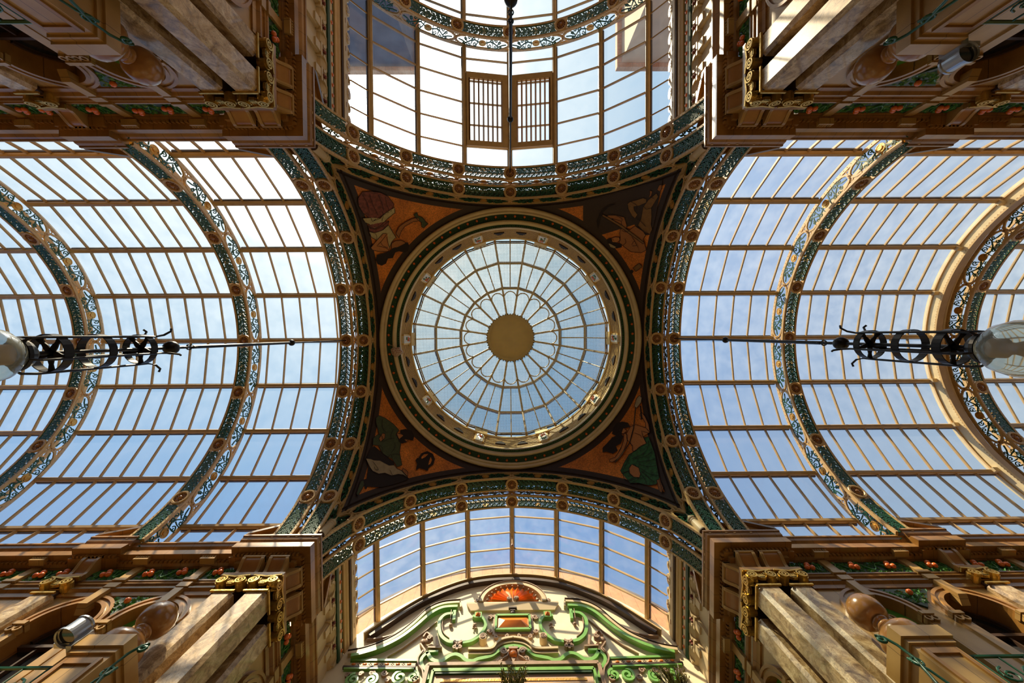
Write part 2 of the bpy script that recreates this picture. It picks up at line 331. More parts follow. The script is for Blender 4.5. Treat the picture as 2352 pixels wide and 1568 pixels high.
# ================================================================== ARCH RIBS
def make_rib():
    W = 0.1775
    root = thing('arch_rib', (0, 0, ZC), '', 'roof arch', 'painted iron arch ribs of the vaults')
    # arc map: a = angle*RR along, b = across (x), h = radial outwards
    def S(a, b_, h):
        t_ = a/RR; return (b_, (RR+h)*sin(t_), ZC+(RR+h)*cos(t_))
    def SW(sg):
        def f(a, b_, h):
            t_ = a/RR; return (sg*(W-0.02+h), (RR+b_)*sin(t_), ZC+(RR+b_)*cos(t_))
        return f
    AL = rad(79)*RR
    line = lambda b_, n=72: [(-AL+2*AL*i/n, b_) for i in range(n+1)]
    for sg in (-1, 1):
        e = MB()
        e.ribbon(line(sg*(W-0.022)), 0.044, -0.012, 0.03, S)
        e.ribbon(line(0.03), 0.06, -0.012, 0.014, SW(sg))
        build('soffit_edge', e, 'cream', root)
    for sg in (-1, 1):
        e = MB(); e.ribbon(line(0.415), 0.075, -0.02, 0.014, SW(sg)); build('upper_chord', e, 'cream', root)
    # rivets
    e = MB()
    for k in range(-58, 59):
        a = k*rad(1.35)*RR
        for sg in (-1, 1):
            p = S(a, sg*(W-0.022), -0.016); e.ball(p, 0.007, 5, 3)
            p = SW(sg)(a, 0.425, 0.016); e.ball(p, 0.007, 5, 3)
    build('rivets', e, 'brownlace', root)
    # soffit scrollwork
    e = MB(); gapa = 0.17
    for k in range(-4, 4):
        a0 = k*PHI*RR+gapa; a1 = (k+1)*PHI*RR-gapa
        if a0 < -AL: a0 = -AL
        if a1 > AL: a1 = AL
        nu = max(1, round((a1-a0)/0.125)); du = (a1-a0)/nu
        e.ribbon([(a0, 0), (a1, 0)] if False else [(a0+(a1-a0)*i/16, 0) for i in range(17)], 0.014, 0.0, 0.02, S)
        for sg in (-1, 1):
            e.ribbon([(a0+(a1-a0)*i/16, sg*0.122) for i in range(17)], 0.022, 0.0, 0.02, S)
        for u_ in range(nu):
            c = a0+(u_+0.5)*du
            for sg in (-1, 1):
                e.ribbon(spiral(c-du*0.22, sg*0.055, 0.040, -sg*pi/2, 1.1, sg, 9, 0.2), 0.017, 0.0, 0.02, S)
                e.ribbon(spiral(c+du*0.24, sg*0.088, 0.030, sg*pi/2, 0.9, -sg, 8, 0.25), 0.016, 0.0, 0.02, S)
                e.ribbon([(c-du*0.5, sg*0.012), (c-du*0.1, sg*0.05), (c+du*0.5, sg*0.11)], 0.015, 0.0, 0.02, S)
                e.ribbon([(c+du*0.1, 0), (c+du*0.3, sg*0.05), (c+du*0.5, sg*0.012)], 0.018, 0.0, 0.02, S)
    build('soffit_scrollwork', e, 'green', root)
    # web scrollwork, cross braces and leaf bosses
    for sg in (-1, 1):
        g = MB(); F = SW(sg)
        for k in range(-4, 4):
            A0 = k*PHI*RR; A1 = (k+1)*PHI*RR
            lo = max(A0, -AL); hi = min(A1, AL)
            if hi-lo < 0.3: continue
            mid = (A0+A1)/2
            if not (lo <= mid <= hi): continue
            bo = MB()
            bo.ribbon([(mid+0.085*cos(t_*pi/8), 0.215+0.085*sin(t_*pi/8)) for t_ in range(17)], 0.016, -0.006, 0.014, F)
            bo.prism([(mid+0.082*cos(t_*pi/8)*(1 if t_ % 2 else .86), 0.215+0.082*sin(t_*pi/8)*(1 if t_ % 2 else .86)) for t_ in range(16)], -0.004, 0.010, F)
            bo.prism([(mid+0.045*cos(t_*pi/4), 0.215+0.045*sin(t_*pi/4)) for t_ in range(8)], 0.008, 0.024, F)
            build('leaf_boss', bo, 'leafgold', root)
            for d in (-1, 1):
                g.ribbon([(mid+d*0.06, 0.215), (mid+d*0.20, 0.14), (mid+d*0.30, 0.19), (mid+d*0.40, 0.30), (mid+d*0.50, 0.24), (mid+d*0.60, 0.215)], 0.026, -0.004, 0.012, F)
                for (cx, cy, r0, a0, dr) in ((0.17, 0.30, 0.062, -pi/2, 1), (0.22, 0.12, 0.055, pi/2, -1), (0.34, 0.11, 0.052, pi, 1), (0.33, 0.32, 0.055, 0, 1), (0.44, 0.16, 0.05, pi/2, 1), (0.46, 0.31, 0.04, -pi/2, -1)):
                    aa = a0 if d > 0 else pi-a0
                    g.ribbon(spiral(mid+d*cx, cy, r0, aa, 1.2, dr*d, 14, 0.15), 0.017, -0.004, 0.012, F)
                for (x0, y0, x1, y1) in ((0.12, 0.22, 0.16, 0.38), (0.26, 0.2, 0.27, 0.38), (0.38, 0.25, 0.47, 0.05), (0.28, 0.17, 0.24, 0.05), (0.4, 0.28, 0.42, 0.38), (0.12, 0.2, 0.1, 0.05)):
                    g.ribbon([(mid+d*x0, y0), (mid+d*(x0+x1)/2+0.01, (y0+y1)/2), (mid+d*x1, y1)], 0.022, -0.004, 0.012, F, taper=0.5)
        build('web_scrollwork', g, 'green', root)
        for k in range(-3, 4):
            a = k*PHI*RR; c_ = MB(); bk = MB()
            for d in (-1, 1):
                c_.ribbon([(a, 0.215), (a+d*0.05, 0.13), (a+d*0.13, 0.075), (a+d*0.24, 0.055)], 0.042, -0.014, 0.02, F)
                c_.ribbon([(a, 0.215), (a+d*0.05, 0.30), (a+d*0.13, 0.355), (a+d*0.24, 0.38)], 0.042, -0.014, 0.02, F)
                c_.ribbon(arcp(a, 0.215+d*0.11, 0.032, 0, 2*pi, 8), 0.014, -0.006, 0.01, F)
            c_.prism([(a+0.045*cos(t_*pi/5), 0.215+0.045*sin(t_*pi/5)) for t_ in range(10)], -0.014, 0.028, F)
            bk.prism([(a+0.02*cos(t_*pi/4), 0.215+0.02*sin(t_*pi/4)) for t_ in range(8)], 0.02, 0.036, F)
            cb = build('cross_brace', c_, 'cream', root); build('brace_nut', bk, 'rose', cb)
    # rosettes
    def S0(x, y, z): return (y, x, ZC+RR-z)     # z below the soffit at the crown
    e = MB(); e.lathe([(0.168, -0.02), (0.168, 0.02), (0.158, 0.034), (0.125, 0.034), (0.112, 0.012), (0.112, -0.02)], 28, S0)
    ring = build('rosette', e, 'cream', root, smooth=False)
    d_ = MB(); d_.lathe([(0.126, 0.0), (0.118, 0.012), (0.10, -0.012), (0.07, -0.018), (0.045, 0.0), (0.04, 0.02)], 24, S0)
    for t_ in range(12):
        a = t_*pi/6; d_.ribbon([(0.045*cos(a), 0.045*sin(a)), (0.08*cos(a), 0.08*sin(a)), (0.115*cos(a), 0.115*sin(a))], 0.022, -0.01, 0.012, lambda x, y, z: S0(x, y, z))
    petal = build('rosette_dish', d_, 'rose', ring, smooth=True)
    n_ = MB(); n_.lathe([(0.04, 0.0), (0.038, 0.03), (0.026, 0.045), (0.001, 0.05)], 14, S0)
    nub = build('rosette_nub', n_, 'rose', ring, smooth=True)
    for k in range(-3, 4):
        if k == 0: continue
        r2 = copy_part(ring, root); r2.rotation_euler = (-k*PHI, 0, 0)
        for ch in (petal, nub): copy_part(ch, r2)
    return root
rib = make_rib()
RIBS = [('L', -3.911, 'cream and green double arch at left of the dome, member nearer the dome'), ('L', -4.374, 'cream and green double arch at left of the dome, member farther from the dome'),
        ('L', -7.078, 'single scrollwork arch crossing the middle of the left glass vault'), ('L', -11.39, 'single scrollwork arch at the left edge of the photo'),
        ('R', 3.889, 'double scrollwork arch at right of the dome, member nearer the dome'), ('R', 4.36, 'double scrollwork arch at right of the dome, member farther from the dome'),
        ('R', 7.449, 'single scrollwork arch crossing the middle of the right glass vault'), ('R', 12.354, 'scrollwork arch at the right edge beside a wide cream band'),
        ('T', -3.891, 'double scrollwork arch above the dome in the photo, member nearer the dome'), ('T', -4.389, 'double scrollwork arch above the dome in the photo, member under the louvred roof'),
        ('T', -8.04, 'single scrollwork arch at the top edge of the photo'),
        ('B', 3.895, 'double scrollwork arch below the dome in the photo, member nearer the dome'), ('B', 4.354, 'double scrollwork arch below the dome in the photo, member nearer the painted gable')]
for i, (arm, p, lab) in enumerate(RIBS):
    o = rib if i == 0 else copy_tree(rib)
    if arm in 'LR': o.location = (p, 0, ZC)
    else: o.location = (0, p, ZC); o.rotation_euler = (0, 0, pi/2)
    o['label'] = lab
# pierced strips closing the gap between the paired ribs
def gap_strip():
    def S(a, b_, h):
        t_ = a/RR; return (b_, (RR+h)*sin(t_), ZC+(RR+h)*cos(t_))
    e = MB(); AL = rad(77)*RR; n = 46
    for k in range(n):
        c = -AL+2*AL*(k+0.5)/n; d = 2*AL/n
        e.ribbon(spiral(c-d*0.2, 0.015, 0.042, pi/2, 1.1, 1, 9, .2), 0.014, 0.2, 0.215, S)
        e.ribbon(spiral(c+d*0.25, -0.018, 0.038, -pi/2, 1.0, 1, 8, .2), 0.014, 0.2, 0.215, S)
        e.ribbon([(c-d/2, -0.03), (c, 0.03), (c+d/2, -0.03)], 0.016, 0.2, 0.215, S)
    for sg in (-1, 1): e.ribbon([(-AL+2*AL*i/60, sg*0.062) for i in range(61)], 0.02, 0.19, 0.22, S)
    return e
gs0 = gap_strip()
for i, (arm, p, w_) in enumerate((('L', -4.143, 'left'), ('R', 4.125, 'right'), ('T', -4.14, 'top'), ('B', 4.125, 'bottom'))):
    if i == 0:
        g0 = build('lattice_strip', gs0, 'brownlace'); me_ = g0.data; o = g0
    else: o = bpy.data.objects.new('lattice_strip', me_); COL.objects.link(o); WORLD[o.name] = Vector((0, 0, 0))
    if arm in 'LR': o.location = (p, 0, 0)
    else: o.location = (0, p, 0); o.rotation_euler = (0, 0, pi/2)
    tag(o, 'narrow brown pierced lattice strip between the paired arches at the %s of the dome' % w_, 'lattice')

# boarded soffit closing the roof over the inner member of each double arch
for i, (arm, sg) in enumerate((('L', -1), ('R', 1), ('T', -1), ('B', 1))):
    e = MB(); f = (lambda a, b_, h: (b_, (4.19+h)*sin(a), ZC+(4.19+h)*cos(a))) if arm in 'LR' else (lambda a, b_, h: ((4.19+h)*sin(a), b_, ZC+(4.19+h)*cos(a)))
    c0, c1 = 3.66*sg, 4.10*sg
    e.prism([(rad(-68)+rad(136)*k/60, c0) for k in range(61)]+[(rad(68)-rad(136)*k/60, c1) for k in range(61)], 0, .06, f)
    o = build('ceiling', e, 'dark'); o['kind'] = 'structure'
# ================================================================== GLAZED VAULT BAYS
GN = [0]
def vault_bay(arm, p0, p1, pitch, offs, lab, kmin=-5, kmax=5, skip=None, lim=None):
    """p0,p1 along the arm axis; offs = position of one glazing bar"""
    main = arm in 'LR'
    def P(s_, ang, R_):
        a, z_ = R_*sin(ang), ZC+R_*cos(ang)
        return (s_, a, z_) if main else (a, s_, z_)
    mid = (p0+p1)/2
    root = thing('glazed_vault_bay', P(mid, 0, RG), lab, 'glass roof', 'glazed bays of the vaults')
    for k in range(kmin, kmax+1):       # purlins
        e = MB(); a = k*PUR; hw = 0.050
        def F(t_, h, s_, a=a):
            ca, sa = cos(a), sin(a); y, z_ = (RG+h)*sa+t_*ca, ZC+(RG+h)*ca-t_*sa
            return (s_, y, z_) if main else (y, s_, z_)
        prof = [(-hw, 0.02), (-hw, -0.055), (-hw*0.55, -0.085), (hw*0.55, -0.085), (hw, -0.055), (hw, 0.02)]
        e.prism(prof, p0, p1, F)
        build('purlin', e, 'bar', root)
        e = MB(); e.prism([(-hw-0.018, -0.004), (-hw-0.018, 0.045), (hw+0.018, 0.045), (hw+0.018, -0.004)], p0, p1, F)
        build('purlin_gutter', e, 'umber', root)
    n0 = math.ceil((p0-offs)/pitch); n1 = math.floor((p1-offs)/pitch)
    for k in range(kmin, kmax):         # facets between purlins
        a0, a1 = k*PUR, (k+1)*PUR
        if skip and k in skip: continue
        q0, q1 = P(0, a0, RG), P(0, a1, RG)
        g = MB(); g.add([P(p0, a0, RG), P(p1, a0, RG), P(p1, a1, RG), P(p0, a1, RG)], [(0, 1, 2, 3)])
        pane = build('pane_row', g, 'glass', root)
        e = MB(); am = (a0+a1)/2; rm = RG*cos(PUR/2); hl = RG*sin(PUR/2)
        for j in range(n0, n1+1):
            s_ = offs+j*pitch
            if abs(s_-p0) < 0.06 or abs(s_-p1) < 0.06: continue
            def F2(ds, t_, h, s_=s_):
                ca, sa = cos(am), sin(am); y, z_ = (rm+h)*sa+t_*ca, ZC+(rm+h)*ca-t_*sa
                return (s_+ds, y, z_) if main else (y, s_+ds, z_)
            e.prism([(-0.014, 0.015), (-0.014, -0.03), (-0.006, -0.048), (0.006, -0.048), (0.014, -0.03), (0.014, 0.015)], -hl, hl, lambda ds, h, t_: F2(ds, t_, h))
        if e.v: build('glazing_bars', e, 'bar', root)
    return root
vault_bay('L', -6.90, -4.56, 0.475, -4.80, 'glass roof bay between the double arch and the first single arch at left')
vault_bay('L', -11.21, -7.26, 0.475, -7.42, 'glass roof bay between the two single arches of the left vault')
vault_bay('L', -15.5, -11.57, 0.475, -11.9, 'glass roof bay at the left edge of the photo beyond the last arch')
vault_bay('R', 4.54, 7.26, 0.475, 4.70, 'glass roof bay between the double arch and the first single arch at right')
vault_bay('R', 7.64, 11.62, 0.475, 7.78, 'glass roof bay between the two single arches of the right vault')
vault_bay('R', 12.54, 16.0, 0.475, 12.9, 'glass roof bay at the right edge of the photo behind the lantern')
tb = vault_bay('T', -7.86, -4.57, 0.585, -5.22, 'glass roof bay with two louvred vents above the dome in the photo', -4, 4, skip=(-4, 3))
tb2 = vault_bay('T', -12.4, -8.22, 0.585, -8.73, 'glass roof bay at the top edge of the photo', -4, 4, skip=(-4, 3))
bb = vault_bay('B', 4.54, 6.72, 0.452, 4.98, 'glass roof bay meeting the painted gable at the bottom', -4, 4, skip=(-4, 3))
# remaining narrow glass facet between the third purlin and the plaster coving
AE = rad(58.2)
for arm, p0, p1, par, pitch, offs in (('T', -7.86, -4.57, tb, .585, -5.22), ('T', -12.4, -8.22, tb2, .585, -8.73), ('B', 4.54, 6.72, bb, .452, 4.98)):
    for sg in (-1, 1):
        P = lambda s_, ang: (RG*sin(ang)*sg, s_, ZC+RG*cos(ang))
        g = MB(); g.add([P(p0, 3*PUR), P(p1, 3*PUR), P(p1, AE), P(p0, AE)], [(0, 1, 2, 3)]); build('pane_row', g, 'glass', par)
        e = MB(); j = math.ceil((p0-offs)/pitch)
        while offs+j*pitch < p1-0.05:
            s_ = offs+j*pitch; j += 1
            if s_ < p0+0.05: continue
            e.tube([P(s_, 3*PUR), P(s_, AE)], 0.02, 4)
        if e.v: build('glazing_bars', e, 'bar', par)
# louvred vents beside the ridge
for sg, w_ in ((-1, 'left'), (1, 'right')):
    am = PUR/2; rm = RG*cos(PUR/2)-0.05; hl = RG*sin(PUR/2)-0.06
    def F(t_, s_, h, sg=sg):
        ca, sa = cos(am), sin(am); return (sg*((rm+h)*sa+t_*ca), s_, ZC+(rm+h)*ca-t_*sa)
    root = thing('louvre_vent', F(0, -6.2, 0), 'brown slatted louvre vent just %s of the rod in the top glass roof' % w_, 'vent', 'louvre vents in the ridge')
    e = MB()
    for (a, b_, c, d) in ((-hl, hl, -7.17, -7.02), (-hl, hl, -5.36, -5.22), (-hl, -hl+0.15, -7.02, -5.36), (hl-0.06, hl, -7.02, -5.36)):
        e.add([F(x, y, h) for x in (a, b_) for y in (c, d) for h in (-0.05, 0.04)], [(0,1,3,2),(4,6,7,5),(0,4,5,1),(2,3,7,6),(0,2,6,4),(1,5,7,3)])
    build('vent_frame', e, 'bar', root)
    for i in range(8):
        x = -hl+0.16+(2*hl-0.24)*i/7
        e = MB(); e.add([F(x+dx+h*0.4, y, h) for dx in (-0.009, 0.009) for y in (-7.02, -5.36) for h in (-0.03, 0.03)], [(0,1,3,2),(4,6,7,5),(0,4,5,1),(2,3,7,6),(0,2,6,4),(1,5,7,3)])
        build('slat', e, 'brownlace', root)
# deep cream fascia plate in front of the right-hand end arch
def SX(a, b_, h): return (11.62+h, b_*sin(a), ZC+b_*cos(a))
root = thing('fascia_arch', (11.66, 0, ZC), 'broad plain cream arched band at the right side before the end arch', 'roof arch')
AA = [rad(-80)+rad(160)*i/72 for i in range(73)]
def plate(r0, r1, h0, h1):
    e = MB(); e.prism([(a, r0) for a in AA]+[(a, r1) for a in AA[::-1]], h0, h1, SX); return e
build('band', plate(3.88, 4.24, 0, 0.08), 'fascia', root)
build('edge_moulding', plate(3.85, 3.895, -0.05, 0.12), 'cream', root)
build('edge_moulding', plate(4.12, 4.16, -0.03, 0.02), 'cream', root)
build('top_closure', plate(4.20, 4.25, 0.08, 0.60), 'cream', root)
e = MB()
for i in range(150):
    a = rad(-79)+rad(158)*(i+0.5)/150; e.add([SX(a+da, r_, h) for da in (-.003, .003) for r_ in (3.915, 3.935) for h in (-.015, .001)], [(0,1,3,2),(4,6,7,5),(0,4,5,1),(2,3,7,6),(0,2,6,4),(1,5,7,3)])
build('dentils', e, 'brownlace', root)
e = MB()
for k in range(-4, 5): e.add([SX(k*PUR+da, r_, h) for da in (-.012, .012) for r_ in (4.02, 4.12) for h in (-.12, .0)], [(0,1,3,2),(4,6,7,5),(0,4,5,1),(2,3,7,6),(0,2,6,4),(1,5,7,3)])
build('purlin_clips', e, 'ivory', root)

# ================================================================== PENDENTIVES WITH MOSAICS
SR = sqrt(3.72**2+4.17**2); SCN = (0, 0, ZC); R0 = 3.64
def sph(x, y, off=0.0):
    r_ = sqrt(max((SR-off)**2-x*x-y*y, 0.01)); return (x, y, ZC+r_)
FIG = {}
c7 = lambda L, o, k: [(o[0]+x/k, o[1]+y/k) for x, y in L]
UL, kUL = (790, 410), 7.127
UR, kUR = (1330, 410), 6.532
LL, kLL = (800, 930), 7.127
LR, kLR = (1330, 900), 6.272
FIG[(-1,-1)] = ('mosaic pendentive with a woman in russet and cream drapery, upper left of the dome', UL, kUL, [
    ('drapery', 'cloth_r', 0, [(230,330),(300,220),(450,210),(600,230),(720,290),(820,420),(790,520),(640,600),(480,690),(420,650),(310,560),(240,440)]),
    ('sash', 'cloth_c', 1, [(305,650),(440,640),(465,700),(600,650),(640,590),(830,470),(835,560),(700,670),(600,770),(500,820),(430,800),(420,750),(350,720)]),
    ('belt', 'cloth_r', 1, [(400,760),(430,820),(520,830),(640,770),(740,690),(720,760),(620,850),(500,890),(410,850)]),
    ('bodice', 'cloth_c', 1, [(410,870),(500,890),(640,840),(730,760),(790,860),(850,960),(780,1040),(740,1150),(640,1110),(580,1030),(640,900),(540,1010),(450,960)]),
    ('raised_arm', 'skin', 2, [(850,900),(900,790),(1010,710),(1130,650),(1220,640),(1240,690),(1130,710),(1000,780),(940,860),(900,970)]),
    ('held_flower', 'cloth_o', 2, [(1140,590),(1200,550),(1210,610),(1290,640),(1340,710),(1380,740),(1340,770),(1310,810),(1270,790),(1270,720),(1210,680)]),
    ('bent_arm', 'skin2', 2, [(440,1130),(540,1010),(640,900),(710,900),(620,1020),(540,1100),(680,1130),(740,1170),(720,1195),(560,1190),(470,1170)]),
    ('face', 'skin', 2, [(780,1060),(840,1020),(930,1010),(1000,1040),(1010,1100),(940,1130),(840,1130),(780,1150)]),
    ('hair', 'hair', 3, [(1040,1040),(1070,1100),(1050,1180),(1000,1210),(900,1190),(840,1210),(800,1300),(720,1310),(690,1390),(620,1425),(550,1400),(520,1330),(540,1250),(600,1290),(650,1220),(740,1190),(790,1150),(880,1120),(980,1130)])])
FIG[(1,-1)] = ('mosaic pendentive with a bare chested workman swinging a pickaxe, upper right of the dome', UR, kUR, [
    ('dark_ground', 'mosb', 0, [(60,330),(430,240),(800,140),(1080,60),(1250,20),(1210,260),(1120,700),(1080,840),(1000,850),(900,760),(830,690),(820,600),(760,520),(670,480),(640,420),(580,420),(430,330),(360,350),(190,540),(290,630),(310,700),(320,850),(200,740),(60,640)]),
    ('far_leg', 'cloth_t', 1, [(725,380),(770,345),(870,320),(960,290),(1010,310),(1010,360),(900,410),(820,420),(830,480),(880,540),(840,600),(790,560),(740,460)]),
    ('near_leg', 'cloth_t', 1, [(1160,220),(1190,270),(1130,370),(1085,440),(1090,560),(1080,690),(1100,760),(1060,840),(960,800),(880,700),(930,600),(960,430),(1040,320)]),
    ('foot', 'skin', 1, [(1170,170),(1200,100),(1240,90),(1240,150),(1210,200)]),
    ('foot', 'skin', 1, [(1060,180),(1100,190),(1080,270),(1040,290),(1060,240)]),
    ('torso', 'skin', 2, [(620,760),(690,740),(760,770),(840,710),(960,790),(1000,850),(960,910),(1010,1070),(940,1110),(780,1100),(700,1040),(600,960),(620,880),(610,820)]),
    ('arm', 'skin', 2, [(380,590),(440,550),(560,550),(680,580),(715,700),(710,770),(640,740),(635,640),(500,600),(450,630)]),
    ('head', 'skin2', 3, [(480,900),(540,875),(600,880),(620,920),(570,960),(500,955)]),
    ('hair', 'hair', 3, [(415,910),(470,885),(490,950),(560,960),(640,990),(640,1030),(560,1050),(500,1010),(430,960)]),
    ('cap_brim', 'cloth_w', 4, [(435,970),(470,975),(560,1025),(530,1050),(470,1030)]),
    ('pick_handle', 'cloth_t', 4, [(345,540),(375,545),(640,700),(980,960),(960,980),(620,730),(350,565)]),
    ('pick_head', 'hair', 4, [(530,390),(430,430),(350,520),(300,640),(285,760),(265,640),(310,520),(380,440),(470,395)]),
    ('key', 'cloth_t', 2, [(810,1340),(900,1270),(950,1320),(850,1395)]),
    ('key_ring', 'hair', 2, [(765,1390),(790,1365),(815,1390),(800,1420),(775,1420)])])
FIG[(-1,1)] = ('mosaic pendentive with a kneeling man in green beside a cogwheel, lower left', LL, kLL, [
    ('trousers', 'hair', 0, [(360,740),(420,670),(560,790),(650,860),(740,930),(760,1000),(860,1100),(990,1210),(820,1270),(600,1330),(480,1340),(310,1330),(290,1380),(250,1290),(210,1230),(300,1210),(440,1240),(500,1140),(330,960),(300,880)]),
    ('shirt', 'cloth_o', 1, [(455,210),(500,170),(600,210),(740,310),(830,410),(780,480),(860,620),(840,780),(880,980),(800,1010),(720,880),(700,800),(650,850),(560,790),(490,660),(400,650),(410,540),(500,470),(480,380),(455,280)]),
    ('patch', 'skin', 2, [(500,550),(560,460),(605,470),(600,540),(530,600)]),
    ('apron', 'cloth_w', 2, [(285,870),(370,880),(420,900),(520,905),(600,950),(670,985),(750,980),(800,1040),(870,1070),(990,1200),(900,1140),(820,1130),(710,1155),(600,1110),(500,1125),(400,1080),(350,1010)]),
    ('hand', 'skin', 3, [(880,1070),(900,1030),(975,1090),(975,1170),(940,1140)]),
    ('face', 'skin2', 2, [(790,460),(860,470),(960,520),(990,560),(950,600),(880,600),(820,540)]),
    ('hair', 'hair', 3, [(850,410),(940,390),(1040,420),(1080,510),(1060,580),(1010,570),(960,520),(920,560),(960,605),(880,630),(820,590),(850,540),(900,500),(850,450)]),
    ('boot', 'cloth_o', 2, [(210,1240),(250,1230),(265,1300),(210,1400),(160,1485),(135,1450),(170,1340)]),
    ('cogwheel', 'hair', 2, [(1150,870),(1200,790),(1290,755),(1380,800),(1415,880),(1390,970),(1310,1030),(1300,1070),(1260,1060),(1240,1010),(1160,1030),(1110,1065),(1130,960),(1105,900),(1130,870)]),
    ('cogwheel_gap', 'mosaic', 4, [(1195,850),(1240,805),(1310,800),(1260,850),(1200,880)]),
    ('cogwheel_gap', 'mosaic', 4, [(1350,850),(1370,900),(1345,960),(1310,980),(1325,910)])])
FIG[(1,1)] = ('mosaic pendentive with a woman spinning in a green skirt, lower right of dome', LR, kLR, [
    ('skirt', 'cloth_g', 1, [(930,660),(1000,640),(1035,730),(1090,880),(1120,1050),(1155,1240),(1110,1330),(1000,1345),(860,1310),(740,1310),(710,1280),(870,1230),(880,1170),(850,1100),(800,1040),(740,1050),(720,1130),(620,1175),(600,1130),(650,1020),(720,900),(800,850),(880,780),(970,730)]),
    ('knee', 'skin2', 2, [(720,1100),(760,1040),(860,1090),(885,1180),(870,1230),(790,1225),(730,1170)]),
    ('shin', 'skin2', 1, [(630,1180),(710,1140),(730,1190),(800,1230),(700,1270),(650,1250)]),
    ('foot', 'skin', 2, [(1115,1265),(1160,1255),(1215,1380),(1190,1450),(1160,1430)]),
    ('torso', 'skin2', 2, [(680,600),(740,500),(820,470),(960,515),(1020,580),(1000,590),(900,560),(920,640),(970,740),(870,790),(810,850),(770,850),(770,770),(720,720),(690,680)]),
    ('lifted_arm', 'skin2', 2, [(960,515),(955,440),(910,370),(870,330),(900,290),(950,350),(1000,460),(1020,575)]),
    ('lowered_arm', 'skin2', 2, [(650,590),(700,620),(690,720),(640,850),(560,960),(480,1010),(440,1000),(440,970),(520,940),(600,820),(640,700)]),
    ('face', 'skin2', 3, [(570,530),(650,520),(690,560),(640,600),(600,590)]),
    ('hair', 'hair', 3, [(540,450),(620,425),(700,440),(740,500),(640,520),(580,520),(610,600),(640,640),(600,740),(530,780),(555,840),(490,890),(400,860),(340,870),(340,800),(400,740),(480,650),(530,630),(475,600),(490,520)]),
    ('distaff_wool', 'cloth_w', 3, [(830,90),(870,50),(905,80),(895,150),(830,230),(795,210),(810,150)]),
    ('thread', 'cloth_c', 4, [(810,230),(820,230),(790,520),(730,740),(600,930),(520,1020),(515,1010),(590,920),(722,740),(782,520)]),
    ('distaff', 'hair', 3, [(880,200),(890,200),(910,390),(895,395)])])
def spl(P, n=5):
    out = []; k = len(P)
    for i in range(k-1):
        p0, p1, p2, p3 = P[max(i-1, 0)], P[i], P[i+1], P[min(i+2, k-1)]
        for j in range(n):
            t_ = j/n; out.append(tuple(0.5*((2*p1[d])+(-p0[d]+p2[d])*t_+(2*p0[d]-5*p1[d]+4*p2[d]-p3[d])*t_*t_+(-p0[d]+3*p1[d]-3*p2[d]+p3[d])*t_**3) for d in (0, 1)))
    return out+[P[-1]]
LINES = {(-1,-1): [[(300,260),(380,400),(420,560)], [(420,250),(470,420),(560,600)], [(560,260),(620,400),(650,520)], [(680,300),(700,420),(740,520)], [(630,540),(640,620),(620,700)], [(730,760),(800,880),(870,980)], [(520,900),(540,960),(530,1000)], [(700,950),(720,1050),(750,1130)], [(600,1040),(640,1100),(720,1130)], [(850,900),(900,970)]],
 (1,-1): [[(780,350),(860,400),(860,460)], [(1060,260),(1120,300)], [(970,420),(1010,460),(1080,440)], [(860,600),(920,640),(1000,720)], [(880,700),(960,780),(1050,830)], [(640,780),(700,800),(760,780)], [(690,900),(700,960),(660,1000)], [(790,870),(830,930),(880,1030)], [(790,990),(830,940),(860,1000),(800,1010)], [(500,910),(520,930)], [(560,560),(640,600),(640,640)]],
 (-1,1): [[(560,230),(560,360),(620,450)], [(740,400),(700,480),(700,560)], [(500,650),(560,700),(560,790)], [(580,600),(640,560),(760,540)], [(700,780),(760,700),(760,620)], [(400,920),(470,1010),(490,1060),(440,1050),(430,1010)], [(680,1060),(710,1120),(720,1150)], [(500,470),(560,520),(560,600)], [(720,810),(800,800),(840,810)]],
 (1,1): [[(1000,700),(980,820),(900,900),(760,960)], [(1060,850),(960,920),(800,960)], [(1100,960),(980,990),(840,1000)], [(1110,1060),(1000,1070),(860,1040)], [(1140,1200),(1000,1170),(880,1090)], [(1090,1300),(1000,1230),(900,1140)], [(980,1340),(950,1260),(890,1180)], [(760,880),(700,980),(640,1120)], [(760,1300),(820,1270),(870,1240)], [(740,730),(770,790),(770,850)], [(800,590),(880,620),(900,660)], [(640,680),(620,760),(560,880)], [(870,380),(900,400)], [(1150,1270),(1180,1350),(1180,1420)]]}
